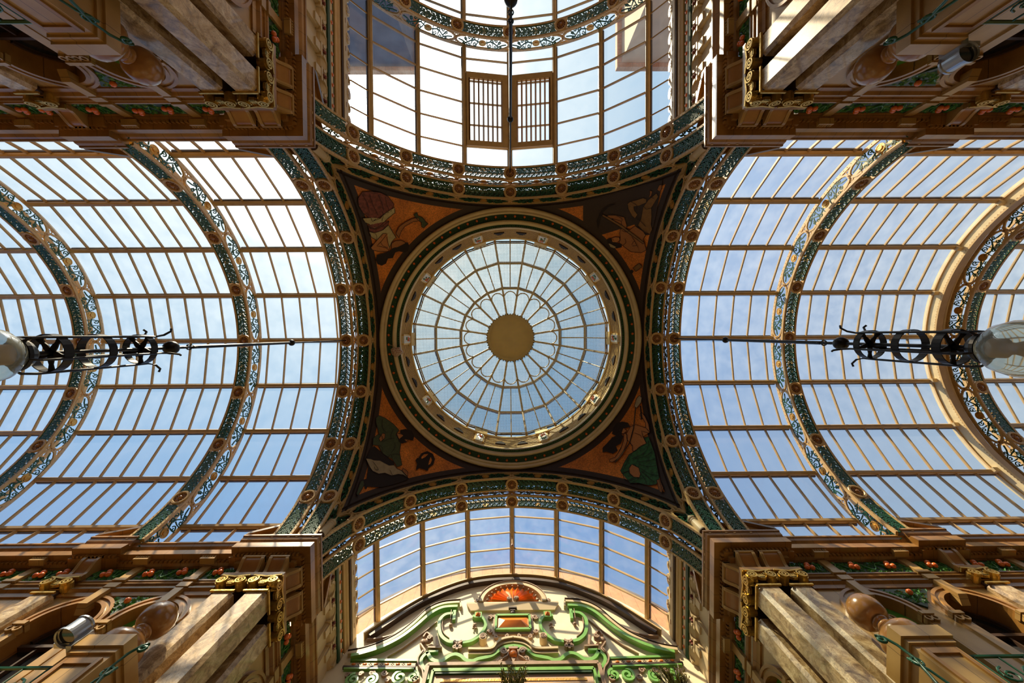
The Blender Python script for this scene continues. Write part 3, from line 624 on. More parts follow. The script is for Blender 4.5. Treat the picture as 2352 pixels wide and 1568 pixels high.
for (sx, sy), (lab, org, kk, polys) in FIG.items():
    root = thing('mosaic_pendentive', (sx*3.3, sy*3.3, 8.9), lab, 'mosaic', 'mosaic pendentives under the dome')
    N = 96; D = MB(); O = MB()
    rows = []
    for i in range(N+1):
        th = (pi/2)*i/N; mx_ = max(cos(th), sin(th), 1e-6); Lm = 3.735/mx_; r1 = min(R0+0.17, Lm); r2 = max(r1, min(3.57/mx_, Lm)); rows.append((th, R0-0.03, r1, r2, Lm))
    def strip(mb, i, ra0, rb0, ra1, rb1, n):
        vs = []
        for th, ra, rb in ((rows[i][0], ra0, rb0), (rows[i+1][0], ra1, rb1)):
            for j in range(n+1):
                q = ra+(rb-ra)*j/n; vs.append(sph(sx*q*cos(th), sy*q*sin(th)))
        mb.add(vs, [(j, j+1, n+2+j, n+1+j) for j in range(n)])
    for i in range(N):
        a, b_ = rows[i], rows[i+1]
        strip(D, i, a[1], a[2], b_[1], b_[2], 2)
        if a[3]-a[2] > 1e-4 or b_[3]-b_[2] > 1e-4: strip(O, i, a[2], a[3], b_[2], b_[3], 6)
        if a[4]-a[3] > 1e-4 or b_[4]-b_[3] > 1e-4: strip(D, i, a[3], a[4], b_[3], b_[4], 2)
    build('dark_border', D, 'mosb', root, smooth=True); build('mosaic_field', O, 'mosaic', root, smooth=True)
    for nm, mt, lay, pl in polys:
        pts = c7(pl, org, kk); off = 0.022+0.004*lay
        # gentle subdivision of the outline so the patch follows the curved ceiling
        bm = bmesh.new(); vs = [bm.verts.new((x, y, 0)) for x, y in pts]; f = bm.faces.new(vs); bmesh.ops.triangulate(bm, faces=[f])
        for _ in range(2): bmesh.ops.subdivide_edges(bm, edges=bm.edges[:], cuts=1, use_grid_fill=True)
        bmesh.ops.triangulate(bm, faces=bm.faces[:])
        bm.verts.ensure_lookup_table()
        e = MB(); e.add([on_sphere(v.co.x, v.co.y, SCN, SR-off) for v in bm.verts], [[v.index for v in f.verts] for f in bm.faces]); bm.free()
        build(nm, e, mt, root)
        if nm not in ('dark_ground', 'cogwheel_gap', 'hair'):
            e = MB(); cl = pts+[pts[0]]; d2 = []
            for i in range(len(cl)-1):
                d2 += [(cl[i][0]+(cl[i+1][0]-cl[i][0])*j/3, cl[i][1]+(cl[i+1][1]-cl[i][1])*j/3) for j in range(3)]
            e.ribbon(d2+[d2[0]], 1.1, 0, .003, lambda a, b_, h, off=off: on_sphere(a, b_, SCN, SR-off-.001-h)); build('outline', e, 'hair', root)
    e = MB()
    for ln in LINES[(sx, sy)]:
        P_ = c7(ln, org, kk); P_ = spl(P_); e.ribbon(P_, 0.9, 0, .003, lambda a, b_, h: on_sphere(a, b_, SCN, SR-.044-h))
    build('drawn_lines', e, 'hair', root)

# ================================================================== DOME
ZR = 10.50
def dome():
    seg = 120
    root = thing('dome_ring', (0, 0, ZR), 'round moulded ring under the dome with green bands and red berries', 'ring')
    px = lambda p, z_: p/862*z_
    e = MB(); e.lathe([(3.66, 10.54), (3.665, 10.47), (3.63, 10.43), (3.585, 10.43), (3.56, 10.47), (3.55, 10.50), (3.53, 10.47), (3.50, 10.48), (3.485, 10.53)], seg)
    build('outer_moulding', e, 'ringcream', root, smooth=True)
    e = MB(); e.lathe([(3.49, 10.525), (3.42, 10.55), (3.35, 10.56), (3.31, 10.55)], seg); build('berry_band', e, 'dgreen', root, smooth=True)
    e = MB(); e.lathe([(3.32, 10.57), (3.31, 10.50), (3.27, 10.47), (3.235, 10.49), (3.23, 10.54), (3.20, 10.55)], seg); build('inner_moulding', e, 'ringcream', root, smooth=True)
    e = MB(); e.lathe([(3.205, 10.545), (3.14, 10.57), (3.125, 10.55)], seg); build('leaf_band', e, 'dgreen', root, smooth=True)
    e = MB(); e.lathe([(3.13, 10.57), (3.125, 10.535), (3.105, 10.535), (3.10, 10.58)], seg); build('inner_fillet', e, 'white', root, smooth=True)
    b0 = None
    for i in range(80):
        a = 2*pi*(i+0.5)/80
        e = MB(); e.ball((3.425*cos(a), 3.425*sin(a), 10.535), 0.037, 8, 6); build('berry', e, 'orange', root, smooth=True)
    e = MB()
    for i in range(320):
        a = 2*pi*i/320
        for (rr, w_) in ((3.46, .012), (3.385, .012), (3.165, .016)):
            a2 = a+random.uniform(-.004, .004); e.ball((rr*cos(a2), rr*sin(a2), 10.545 if rr > 3.3 else 10.552), w_, 5, 3, (1, 1, 0.6))
    build('leaf_beading', e, 'leaf', root)
    # drum
    root = thing('dome_drum', (0, 0, 10.58), 'tan brick drum with dark slots and flower tiles below the dome glass', 'drum')
    e = MB(); e.lathe([(3.10, 10.575), (3.10, 11.52), (3.07, 11.54), (3.07, 11.66), (3.16, 11.66), (3.16, 12.0)], seg)
    build('drum_wall', e, 'stone', root)
    e = MB()
    for z_ in [10.66+0.085*i for i in range(11)]: e.lathe([(3.098, z_), (3.088, z_+0.004), (3.098, z_+0.012)], seg)
    for z_ in range(10):
        zz = 10.66+0.085*z_
        for i in range(70):
            a = 2*pi*(i+0.5*(z_ % 2))/70; da = 0.0016
            e.add([(3.094*cos(a+s1*da), 3.094*sin(a+s1*da), z2) for s1 in (-1, 1) for z2 in (zz, zz+0.085)], [(0, 1, 3, 2)])
    build('brick_courses', e, 'taupe', root)
    for i in range(30):
        if i % 3 == 0: continue
        a = 2*pi*i/30
        s_ = MB()
        for (w_, z0, z1) in ((0.15, 10.90, 10.96), (0.11, 10.99, 11.05), (0.06, 11.08, 11.13)):
            s_.add([(r_*cos(a+q*w_/3.1), r_*sin(a+q*w_/3.1), z2) for r_ in (3.104, 3.070) for q in (-1, 1) for z2 in (z0, z1)], [(0,1,3,2),(4,6,7,5),(0,4,5,1),(2,3,7,6),(0,2,6,4),(1,5,7,3)])
        build('slot', s_, 'dark', root)
    for i in range(10):
        a = 2*pi*i/10
        P = lambda q, d, z_, a=a: ((3.10-d)*cos(a)-q*sin(a), (3.10-d)*sin(a)+q*cos(a), z_)
        BX = [(0,1,3,2),(4,6,7,5),(0,4,5,1),(2,3,7,6),(0,2,6,4),(1,5,7,3)]
        e = MB(); e.add([P(q, d, z_) for q in (-.20, .20) for d in (-.02, .10) for z_ in (11.36, 11.80)], BX); e.add([P(q, d, z_) for q in (-.15, .15) for d in (-.02, .05) for z_ in (10.72, 11.4)], BX)
        kp = build('keystone', e, 'stone', root)
        e = MB(); e.add([P(q, d, z_) for q in (-.105, .105) for d in (.0, .075) for z_ in (10.66, 11.32)], BX); tl_ = build('flower_tile', e, 'white', kp)
        e = MB()
        for _ in range(9): e.ball(P(random.uniform(-.06, .06), .085, random.uniform(10.98, 11.2)), 0.028, 7, 5)
        build('red_flowers', e, 'orange', kp, smooth=True)
        e = MB()
        for _ in range(9): e.ball(P(random.uniform(-.07, .07), .08, random.uniform(10.74, 11.25)), 0.028, 5, 4, (1, 1, 1.5))
        build('flower_leaves', e, 'leaf', kp)
    # glass dome
    root = thing('glass_dome', (0, 0, 11.7), 'round ribbed glass dome with a plain ochre centre disc', 'dome')
    RG_ = [(3.22, 11.68), (3.00, 11.75), (2.56, 12.80), (1.79, 13.55), (0.80, 14.05)]
    off = rad(9)
    V = lambda r_, z_, k, o=off: (r_*cos(o+k*rad(18)), r_*sin(o+k*rad(18)), z_)
    for i in range(4):
        g = MB()
        for k in range(20):
            g.add([V(*RG_[i], k), V(*RG_[i], k+1), V(*RG_[i+1], k+1), V(*RG_[i+1], k)], [(0, 1, 2, 3)])
        build('pane_ring', g, 'domeglass', root)
    for k in range(20):
        e = MB(); pts = [V(r_, z_-0.04, k) for r_, z_ in RG_]; e.tube(pts, 0.036, 6); build('dome_rib', e, 'bar', root)
        e = MB()
        m_ = [tuple((Vector(V(*RG_[i], k))+Vector(V(*RG_[i], k+1)))/2) for i in (0, 1, 2, 3)]
        e.tube([(p[0], p[1], p[2]-0.03) for p in m_], 0.019, 5); build('glazing_bar', e, 'bar', root)
    for i, nm in ((1, 'outer'), (2, 'middle'), (3, 'inner')):
        e = MB(); r_, z_ = RG_[i]
        for k in range(20):
            A, B = Vector(V(r_, z_-0.03, k)), Vector(V(r_, z_-0.03, k+1)); e.tube([A, B], 0.035 if i > 1 else 0.018, 4)
        build('ring_bar', e, 'bar', root)
        e = MB()
        for k in range(20):
            A, B = Vector(V(r_+0.055, z_-0.01, k)), Vector(V(r_+0.055, z_-0.01, k+1)); e.tube([A, B], 0.022, 4)
        build('ring_flashing', e, 'umber', root)
    e = MB()
    for k in range(20):         # petal arches
        A, B = Vector(V(1.72, 13.56, k)), Vector(V(1.72, 13.56, k+1)); C_ = (A+B)/2; h = (B-A)/2*0.88
        inn = Vector((-C_.x, -C_.y, 0)).normalized()*0.27+Vector((0, 0, 0.12)); C2 = C_+inn*0.95; 
        pts = [C2+h*0.96*cos(pi*j/10)-inn*0.85*sin(pi*j/10) for j in range(11)]
        e.tube([(p.x, p.y, p.z-0.05) for p in pts], 0.02, 5)
    build('petal_tracery', e, 'bar', root)
    e = MB(); e.lathe([(0.88, 14.06), (0.88, 13.98), (0.80, 13.96), (0.80, 14.0), (0.77, 14.02), (0.001, 14.02)], 40); build('centre_disc', e, 'disc', root)
    e = MB()
    for k in range(60):
        a = 2*pi*k/60; e.box(-.02, .02, -.016, .016, 13.93, 13.99, lambda p, a=a: ((0.885+p[0])*cos(a)-p[1]*sin(a), (0.885+p[0])*sin(a)+p[1]*cos(a), p[2]))
    build('disc_dentils', e, 'umber', root)
    # safety net
    e = MB(); Rn = 3.0; zn = 11.70; n = 80
    for i in range(-n, n+1):
        x = Rn*i/(n+0.5); h = sqrt(Rn*Rn-x*x); w_ = 0.0034
        e.add([(x-w_, -h, zn), (x+w_, -h, zn), (x+w_, h, zn), (x-w_, h, zn)], [(0, 1, 2, 3)])
        e.add([(-h, x-w_, zn+.002), (-h, x+w_, zn+.002), (h, x+w_, zn+.002), (h, x-w_, zn+.002)], [(0, 1, 2, 3)])
    tag(build('safety_netting', e, 'net'), 'fine square mesh netting stretched under the dome glass', 'net', kind='stuff')
dome()

# ================================================================== WALLS AND CORNICES
def quad(sx, sy): return lambda x, y, z: (sx*x, sy*y, z)
def wallmap(arm, side):
    """(s along the arm, n out from the arm axis, z)"""
    if arm in 'LR':
        sx = -1 if arm == 'L' else 1; return lambda s_, n, z: (sx*s_, side*n, z)
    sy = -1 if arm == 'T' else 1; return lambda s_, n, z: (side*n, sy*s_, z)
def sweepL(mb, prof, s_end, Q, s0=None):
    k = len(prof); vs = []
    for (n, z) in prof: vs += [Q(s_end, n, z), Q(n, n, z), Q(n, s_end, z)]
    fs = []
    for i in range(k):
        a, b_ = i*3, ((i+1) % k)*3
        fs += [(a, b_, b_+1, a+1), (a+1, b_+1, b_+2, a+2)]
    fs += [tuple(i*3 for i in range(k)), tuple(i*3+2 for i in range(k))]
    mb.add(vs, fs)
CORN = [(4.06, 7.0), (3.71, 7.0), (3.71, 6.965), (3.735, 6.955), (3.75, 6.91), (3.80, 6.86), (3.80, 6.835), (3.765, 6.825), (3.765, 6.70), (3.90, 6.70), (3.90, 6.66), (4.0, 6.63), (4.06, 6.62)]
BLK = [(3.98, 7.06), (3.615, 7.06), (3.615, 7.02), (3.64, 7.01), (3.655, 6.95), (3.70, 6.89), (3.70, 6.865), (3.655, 6.855), (3.655, 6.71), (3.80, 6.71), (3.80, 6.64), (3.98, 6.63)]
def spiral_boss(mb, cx, cz, r_, F, dirn=1, w_=0.016, n0=-0.03, n1=0.02):
    mb.ribbon(spiral(cx, cz, r_, 0.5, 2.0, dirn, 26, 0.1), w_, n0, n1, F)
def console(F, s0, s1, ztop, zbot, ntop, nbot, lab, grp):
    root = thing('scroll_console', F((s0+s1)/2, nbot+.1, zbot), lab, 'bracket', grp)
    n = 14; pts = []
    for i in range(n+1):
        f = i/n; z_ = zbot+(ztop-zbot)*f; nn = nbot+(ntop-nbot)*(f-0.16*sin(2*pi*f)); pts.append((nn, z_))
    e = MB(); poly = pts+[(4.04, ztop), (4.04, zbot)]
    e.prism(poly, s0+0.05, s1-0.05, lambda n_, z_, s_: F(s_, n_+0.022, z_))
    build('scroll_body', e, 'console', root, smooth=False)
    e = MB()
    for a, b_ in ((s0, s0+0.055), (s1-0.055, s1)): e.prism(poly, a, b_, lambda n_, z_, s_: F(s_, n_, z_))
    e.prism([(pts[-1][0]-.004, ztop+.01), (pts[-1][0]-.004, ztop-0.03), (4.04, ztop-0.03), (4.04, ztop+.01)], s0, s1, lambda n_, z_, s_: F(s_, n_, z_))
    build('scroll_edge', e, 'terral', root)
    return root
def fruit_panel(F, s0, s1, z0, z1, n, lab, grp, nf=2, tri=None):
    root = thing('leaf_frieze', F((s0+s1)/2, n+0.03, z0), lab, 'frieze', grp)
    e = MB(); e.prism([(s0, z0), (s1, z0), (s1, z1), (s0, z1)] if tri is None else tri, n, n+0.04, lambda s_, z_, h: F(s_, h, z_)); build('ground', e, 'leafback', root)
    L = MB(); area = (s1-s0)*(z1-z0)
    cnt = int(area*(260 if tri is None else 300))+6
    for _ in range(cnt):
        c = (random.uniform(s0+.03, s1-.03), random.uniform(z0+.02, z1-.02)); a = random.uniform(0, pi); l_ = random.uniform(.035, .062)
        if tri is not None and not inside(c, tri): continue
        d = (cos(a)*l_, sin(a)*l_); w_ = (-sin(a)*l_*.36, cos(a)*l_*.36); h = random.uniform(.012, .04)
        pp = [(c[0]-d[0], c[1]-d[1]), (c[0]-w_[0], c[1]-w_[1]), (c[0]+d[0], c[1]+d[1]), (c[0]+w_[0], c[1]+w_[1])]
        L.add([F(q[0], n-0.002, q[1]) for q in pp]+[F(c[0], n-h, c[1])], [(0, 1, 4), (1, 2, 4), (2, 3, 4), (3, 0, 4)])
    st = [(s0+.03+(s1-s0-.06)*i/20, (z0+z1)/2+0.09*sin(i*1.1)) for i in range(21)]
    if tri is None: L.ribbon(st, 0.016, n-0.03, n, lambda s_, z_, h: F(s_, h, z_))
    build('leaves', L, 'leaf', root)
    for q in range(nf):
        cs = s0+(s1-s0)*(q+0.5)/nf+random.uniform(-.03, .03); cz = (z0+z1)/2+random.uniform(-.03, .03)
        if tri is not None: cs, cz = sum(p[0] for p in tri)/len(tri), sum(p[1] for p in tri)/len(tri)
        for (dx, dz) in (((-.045, -.02), (.04, -.03), (.0, .045)) if tri is None else ((0, 0),)):
            e = MB(); p = F(cs+dx, n-0.045, cz+dz); e.ball(p, 0.046, 9, 6); build('orange_fruit', e, 'orange', root, smooth=True)
    return root
def inside(p, poly):
    x, y = p; r_ = False; n = len(poly)
    for i in range(n):
        (x0, y0), (x1, y1) = poly[i], poly[(i+1) % n]
        if (y0 > y) != (y1 > y) and x < (x1-x0)*(y-y0)/(y1-y0)+x0: r_ = not r_
    return r_
def pilaster(F, s0, s1, nf, lab, grp, corner=False, Q=None):
    sm = (s0+s1)/2; zb, zt = -1.5, 5.92
    root = thing('marble_pilaster', F(sm, nf+0.15, zb), lab, 'column', grp)
    ch = 0.05; nb = 4.30
    e = MB(); poly = [(s0, nf+ch), (s0+ch, nf), (s1-ch, nf), (s1, nf+ch), (s1, nb), (s0, nb)]
    if corner: poly = [(s0, s0+ch), (s0+ch, s0), (s1-ch, s0), (s1, s0+ch), (s1, s1-ch), (s1-ch, s1), (s0+ch, s1), (s0, s1-ch)]
    e.prism(poly, -0.6, zt, lambda a, b_, h: F(a, b_, h)); build('shaft', e, 'marble', root)
    e = MB(); w_ = 0.03
    pol = [(s0-w_, nf-w_), (s1+w_, nf-w_), (s1+w_, nb), (s0-w_, nb)] if not corner else [(s0-w_, s0-w_), (s1+w_, s0-w_), (s1+w_, s1+w_), (s0-w_, s1+w_)]
    e.prism(pol, -1.5, -0.6, lambda a, b_, h: F(a, b_, h)); build('plinth', e, 'terra', root)
    # gilded capital
    e = MB(); k_ = .05; pol = [(s0+k_, nf+k_), (s1-k_, nf+k_), (s1-k_, nb), (s0+k_, nb)] if not corner else [(s0+k_, s0+k_), (s1-k_, s0+k_), (s1-k_, s1-k_), (s0+k_, s1-k_)]
    e.prism(pol, zt-0.01, 6.27, lambda a, b_, h: F(a, b_, h)); build('capital_core', e, 'umber', root)
    e = MB()
    faces = [lambda a, z_, h: F(a, nf+h, z_)]
    if corner: faces.append(lambda a, z_, h: F(s0+h, a, z_))
    for G in faces:
        e.ribbon([(s0-.01, 5.93), (s1+.01, 5.93)], 0.03, -0.03, 0, G)
        e.ribbon([(s0-.05, 6.24), (s0+.05, 6.225), (sm, 6.20), (s1-.05, 6.225), (s1+.05, 6.24)], 0.03, -0.075, 0, G)
        for c, d in ((s0+0.02, -1), (s1-0.02, 1)):
            e.prism([(c+.083*cos(t_*pi/9), 6.115+.083*sin(t_*pi/9)) for t_ in range(18)], -0.045, 0.08, G)
            e.ribbon(spiral(c, 6.115, .088, pi/2, 2.1, d, 30, 0.1), 0.022, -0.085, -0.04, G)
            e.ribbon(spiral((c+sm)/2, 6.16, .035, 0, 1.2, -d, 12, 0.2), 0.014, -0.06, 0.0, G)
        for t_ in range(5):
            a = (t_-2)*0.035; e.ribbon([(sm+a*0.4, 6.06), (sm+a*1.2, 6.20)], 0.022, -0.05, 0.0, G)
        e.ribbon([(s0+.08, 6.15), (sm-.05, 6.08), (sm+.05, 6.08), (s1-.08, 6.15)], 0.02, -0.05, 0, G)
    build('capital', e, 'gold', root)
    return root
def archivolt(F, sc, zs, ri, nfr, lab, grp, filled):
    root = thing('arched_window', F(sc, nfr+.1, zs), lab, 'arch', grp)
    ring = lambda r0, r1, a, b_, m_, nm, leg: ring_part(r0, r1, a, b_, m_, nm, leg)
    def ring_part(r0, r1, n0, n1, m_, nm, leg):
        e = MB(); G = lambda x, z_, h: F(x, h, z_); rm, w_ = (r0+r1)/2, r1-r0
        pts = ([(sc-rm, zs-leg)] if leg else [])+arcp(sc, zs, rm, pi, 0, 28)+([(sc+rm, zs-leg)] if leg else [])
        e.ribbon(pts, w_, n0, n1, G); return build(nm, e, m_, root)
    ring(ri+0.095, ri+0.14, nfr-0.06, nfr+0.05, 'terra', 'outer_moulding', 0)
    ring(ri+0.045, ri+0.095, nfr-0.035, nfr+0.05, 'terral', 'middle_moulding', 0)
    ring(ri, ri+0.05, nfr-0.055, nfr+0.05, 'terra', 'inner_moulding', 0)
    ring(ri-0.002, ri+0.03, nfr, 4.36, 'terra', 'reveal', 1.6)
    G = lambda x, z_, h: F(x, h, z_)
    e = MB()
    for sg in (-1, 1):      # impost capitals
        e.ribbon([(sc+sg*(ri+.07)-.09, zs-0.02), (sc+sg*(ri+.07)+.09, zs-0.02)], 0.06, nfr-0.09, nfr+.05, G)
        e.ribbon(arcp(sc+sg*(ri+.07)-.05, zs-.10, .04, 0, 2*pi, 12), 0.02, nfr-0.07, nfr+.02, G); e.ribbon(arcp(sc+sg*(ri+.07)+.05, zs-.10, .04, 0, 2*pi, 12), 0.02, nfr-0.07, nfr+.02, G)
        e.box(sc+sg*(ri+.07)-.075, sc+sg*(ri+.07)+.075, nfr-.03, nfr+.05, zs-1.6, zs-0.13, lambda p: F(*p))
    build('impost', e, 'terral', root)
    if filled:
        e = MB(); e.prism([(sc-ri, zs-.12)]+arcp(sc, zs, ri, pi, 0, 20)+[(sc+ri, zs-.12)], nfr+0.12, nfr+0.16, G); build('tympanum', e, 'tympg', root)
        e = MB(); FF = lambda x, z_, h: F(x, nfr+0.12+h, z_)
        for sg in (-1, 1):
            e.ribbon(spiral(sc+sg*.13, zs+.12, .09, pi/2, 1.5, sg, 20, .15), 0.032, -0.035, 0, FF)
            e.ribbon(spiral(sc+sg*.27, zs+.01, .06, 0, 1.3, -sg, 16, .2), 0.026, -0.035, 0, FF)
            e.ribbon([(sc+sg*.04, zs+.05), (sc+sg*.12, zs+.25), (sc+sg*.03, zs+.32)], 0.03, -0.03, 0, FF)
        e.ribbon([(sc-ri, zs-.10), (sc+ri, zs-.10)], 0.07, -0.06, 0.02, FF)
        build('tympanum_scroll', e, 'terral', root)
        e = MB(); e.prism([(sc-ri, zs-1.6), (sc-ri, zs-.12), (sc+ri, zs-.12), (sc+ri, zs-1.6)], 4.30, 4.34, G); build('window_glass', e, 'deep', root)
    else:
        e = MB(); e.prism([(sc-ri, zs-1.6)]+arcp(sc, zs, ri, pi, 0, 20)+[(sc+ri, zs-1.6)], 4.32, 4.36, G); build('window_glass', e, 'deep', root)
        e = MB(); e.ribbon(arcp(sc, zs, ri-.05, pi, 0, 20), 0.04, 4.27, 4.32, G); e.ribbon([(sc-ri, zs-.1), (sc+ri, zs-.1)], 0.05, 4.25, 4.32, G)
        for dx in (-.15, .15): e.ribbon([(sc+dx, zs-1.6), (sc+dx, zs-.1)], 0.03, 4.27, 4.32, G)
        build('window_frame', e, 'umber', root)
    return root
ZS = 5.40; RI = 0.43
def wall(arm, side, end, arches, piers, place):
    """one side wall of one arm"""
    F = wallmap(arm, side); s_start = 4.9
    nm = {'L': 'left', 'R': 'right', 'T': 'top', 'B': 'bottom'}[arm]
    nW = 4.05
    e = MB(); xs = sorted(arches); cur = s_start
    def face(a, b_, z0, z1): e.add([F(a, nW, z0), F(b_, nW, z0), F(b_, nW, z1), F(a, nW, z1)], [(0, 1, 2, 3)])
    zt = 6.02
    for sc in xs:
        face(cur, sc-RI, -1.5, zt)
        for i in range(16):
            a0, a1 = pi-pi*i/16, pi-pi*(i+1)/16
            x0, z0, x1, z1 = sc+RI*cos(a0), ZS+RI*sin(a0), sc+RI*cos(a1), ZS+RI*sin(a1)
            e.add([F(x0, nW, z0), F(x1, nW, z1), F(x1, nW, zt), F(x0, nW, zt)], [(0, 1, 2, 3)])
        face(sc-RI, sc+RI, -1.5, ZS-1.55); cur = sc+RI
    face(cur, end, -1.5, zt)
    e.add([F(s_start, 4.36, -1.5), F(end, 4.36, -1.5), F(end, 4.36, 7.0), F(s_start, 4.36, 7.0)], [(0, 1, 2, 3)])
    o = build('wall_%s' % ('%s_%s' % (nm, 'a' if side < 0 else 'b')), e, 'terral'); o['kind'] = 'structure'
    # architrave
    e = MB(); P = [(4.10, 6.30), (3.965, 6.30), (3.965, 6.27), (3.98, 6.26), (3.965, 6.20), (3.99, 6.195), (3.99, 6.13), (3.965, 6.12), (3.965, 6.09), (4.01, 6.06), (4.02, 5.99), (4.10, 5.99)]
    e.prism(P, s_start, end, lambda n, z_, s_: F(s_, n, z_)); o = build('trim_architrave', e, 'terra'); o['kind'] = 'structure'
    # cornice
    e = MB(); e.prism(CORN, 5.05, end, lambda n, z_, s_: F(s_, n, z_)); o = build('trim_cornice', e, 'terra'); o['kind'] = 'structure'
    e = MB(); s_ = 5.08
    while s_ < end-.06: e.box(s_, s_+0.045, 3.865, 3.905, 6.64, 6.70, lambda p: F(*p)); s_ += 0.078
    o = build('trim_dentils', e, 'terra'); o['kind'] = 'structure'
    # frieze ground
    e = MB(); e.prism([(4.01, 6.29), (4.01, 6.62), (4.10, 6.62), (4.10, 6.29)], s_start, end, lambda n, z_, s_: F(s_, n, z_)); o = build('trim_frieze', e, 'dgreen'); o['kind'] = 'structure'
    wallname = {'L': 'left arcade', 'R': 'right arcade', 'T': 'top passage', 'B': 'bottom passage'}[arm]+(', '+place)
    # keystone strips
    ordn = ['first', 'second', 'third', 'fourth', 'fifth', 'sixth']
    for i, sc in enumerate(xs):
        root = thing('keystone_strip', F(sc, nW, 5.7), 'buff moulded strip above the %s arch from the corner, %s' % (ordn[i], wallname), 'strip', 'strips rising from the arches')
        e = MB(); e.box(sc-.075, sc+.075, 3.945, 4.05, 6.30, 6.64, lambda p: F(*p)); e.box(sc-.11, sc+.11, 3.93, 4.05, 6.25, 6.31, lambda p: F(*p)); e.box(sc-.10, sc+.10, 3.945, 4.05, 6.10, 6.21, lambda p: F(*p))
        build('strip_shaft', e, 'terral', root)
        e = MB(); e.prism([(3.94, 6.06), (3.94, 5.72), (4.09, 5.66), (4.09, 6.06)], sc-.07, sc+.07, lambda n, z_, s_: F(s_, n, z_)); build('keystone', e, 'terral', root)
        e = MB(); e.box(sc-.13, sc+.13, 3.80, 3.905, 6.62, 6.67, lambda p: F(*p))
        for j in range(6): e.box(sc-.125+j*.044, sc-.10+j*.044, 3.79, 3.86, 6.66, 6.70, lambda p: F(*p))
        build('dentil_cap', e, 'terral', root)
        archivolt(F, sc, ZS, RI, nW, '%s arch from the corner, %s, %s' % (ordn[i], wallname, 'green scrolled tympanum' if i == 0 else 'deep dark opening'), 'arched windows', i == 0)
    # frieze panels between strips and piers
    stops = sorted([(4.83, 'c')]+[(x, 'k') for x in xs]+[(p, 'p') for p in piers]+[(end, 'e')])
    for i in range(len(stops)-1):
        a, b_ = stops[i][0], stops[i+1][0]
        a += {'k': .08, 'p': .15, 'c': 0.02, 'e': 0}[stops[i][1]]; b_ -= {'k': .08, 'p': .15, 'c': 0, 'e': .02}[stops[i+1][1]]
        if b_-a < .12: continue
        fruit_panel(F, a, b_, 6.30, 6.625, 3.995, 'green leaf frieze with orange fruit, panel %s of %s' % (ordn[min(i, 5)], wallname), 'leaf and orange frieze panels', 2 if b_-a > .7 else 1)
    # spandrels
    for i in range(len(xs)-1):
        if xs[i+1]-xs[i] > 1.7: continue
        m_ = (xs[i]+xs[i+1])/2; w_ = (xs[i+1]-xs[i])/2-0.16
        fruit_panel(F, m_-w_*.8, m_+w_*.8, 5.62, 5.95, 4.02, 'small triangular leaf spandrel between two arches, %s, number %s' % (wallname, ordn[i]), 'leafy spandrels', 1, tri=[(m_-w_*.75, 5.95), (m_+w_*.75, 5.95), (m_, 5.55)])
    # piers with console, block and pilaster
    for i, p in enumerate(piers):
        console(F, p-.15, p+.15, 6.68, 6.33, 3.77, 3.92, 'single scroll console over the %s pier from the corner, %s' % (ordn[i], wallname), 'single scroll consoles')
        e = MB(); e.box(p-.20, p+.24, 3.885, 4.05, 6.27, 6.345, lambda q: F(*q)); build_t = build('impost_ledge', e, 'terra'); tag(build_t, 'buff ledge under the single console, %s, %s pier' % (wallname, ordn[i]), 'ledge', 'ledges over the capitals')
        pilaster(F, p-.17, p+.19, 3.93, 'marble pilaster with gilded capital at the %s pier from the corner, %s' % (ordn[i], wallname), 'single marble pilasters')
        b0, b1 = (p-.42, p+.45)
        block(F, b0, b1, 'cornice block with half pediment over the %s pier from the corner, %s' % (ordn[i], wallname))
BXF = [(0,1,3,2),(4,6,7,5),(0,4,5,1),(2,3,7,6),(0,2,6,4),(1,5,7,3)]
def pediment(F, a, b_, root, flip=1):
    """broken pediment standing on a block between s=a (high end) and s=b_ (low end)"""
    L = b_-a
    e = MB(); G = lambda s_, z_, h: F(s_, h, z_)
    e.prism([(a+.05*L/abs(L), 7.06), (a+.05*L/abs(L), 7.44), (b_, 7.12), (b_, 7.06)], 3.70, 3.95, G); build('pediment_wedge', e, 'terra', root)
    e = MB(); e.prism([(a, 7.43), (a, 7.51), (b_+.03*L/abs(L), 7.18), (b_+.03*L/abs(L), 7.10)], 3.63, 3.96, G); build('raking_cornice', e, 'terra', root)
    e = MB(); q = -L/abs(L)
    e.ribbon(spiral(a+q*.10, 7.22, .085, pi/2, 1.3, q, 16, .2), 0.04, 3.64, 3.80, G)
    e.ribbon([(a+q*.02, 7.07), (a+q*.06, 7.25), (a+q*.12, 7.42)], 0.045, 3.66, 3.78, G)
    build('gilt_scroll', e, 'gold', root)
    e = MB(); c = F(a+q*.05, 3.68, 7.53); e.ball(c, 0.04, 8, 6); e.ball((c[0], c[1], c[2]-.05), 0.028, 8, 6); build('pediment_knob', e, 'umber', root, smooth=True)
def block(F, b0, b1, lab):
    root = thing('cornice_block', F((b0+b1)/2, 3.8, 6.63), lab, 'cornice', 'projecting cornice blocks')
    e = MB(); e.prism(BLK, b0, b1, lambda n, z_, s_: F(s_, n, z_)); build('moulded_block', e, 'terra', root)
    e = MB(); s_ = b0+.06
    while s_ < b1-.07: e.box(s_, s_+0.04, 3.76, 3.805, 6.65, 6.71, lambda p: F(*p)); s_ += 0.07
    build('dentil_course', e, 'terra', root)
    pediment(F, b0+.22, b1-.02, root)
    return root
WALLS = {'L': (13.5, [5.44, 6.62, 8.45, 9.6, 12.6], [7.47, 11.2]), 'R': (14.0, [5.55, 7.0, 8.95, 10.4, 13.2], [7.82, 11.9]), 'T': (12.0, [5.5, 6.9, 9.2], [8.05]), 'B': (6.69, [5.5], [])}
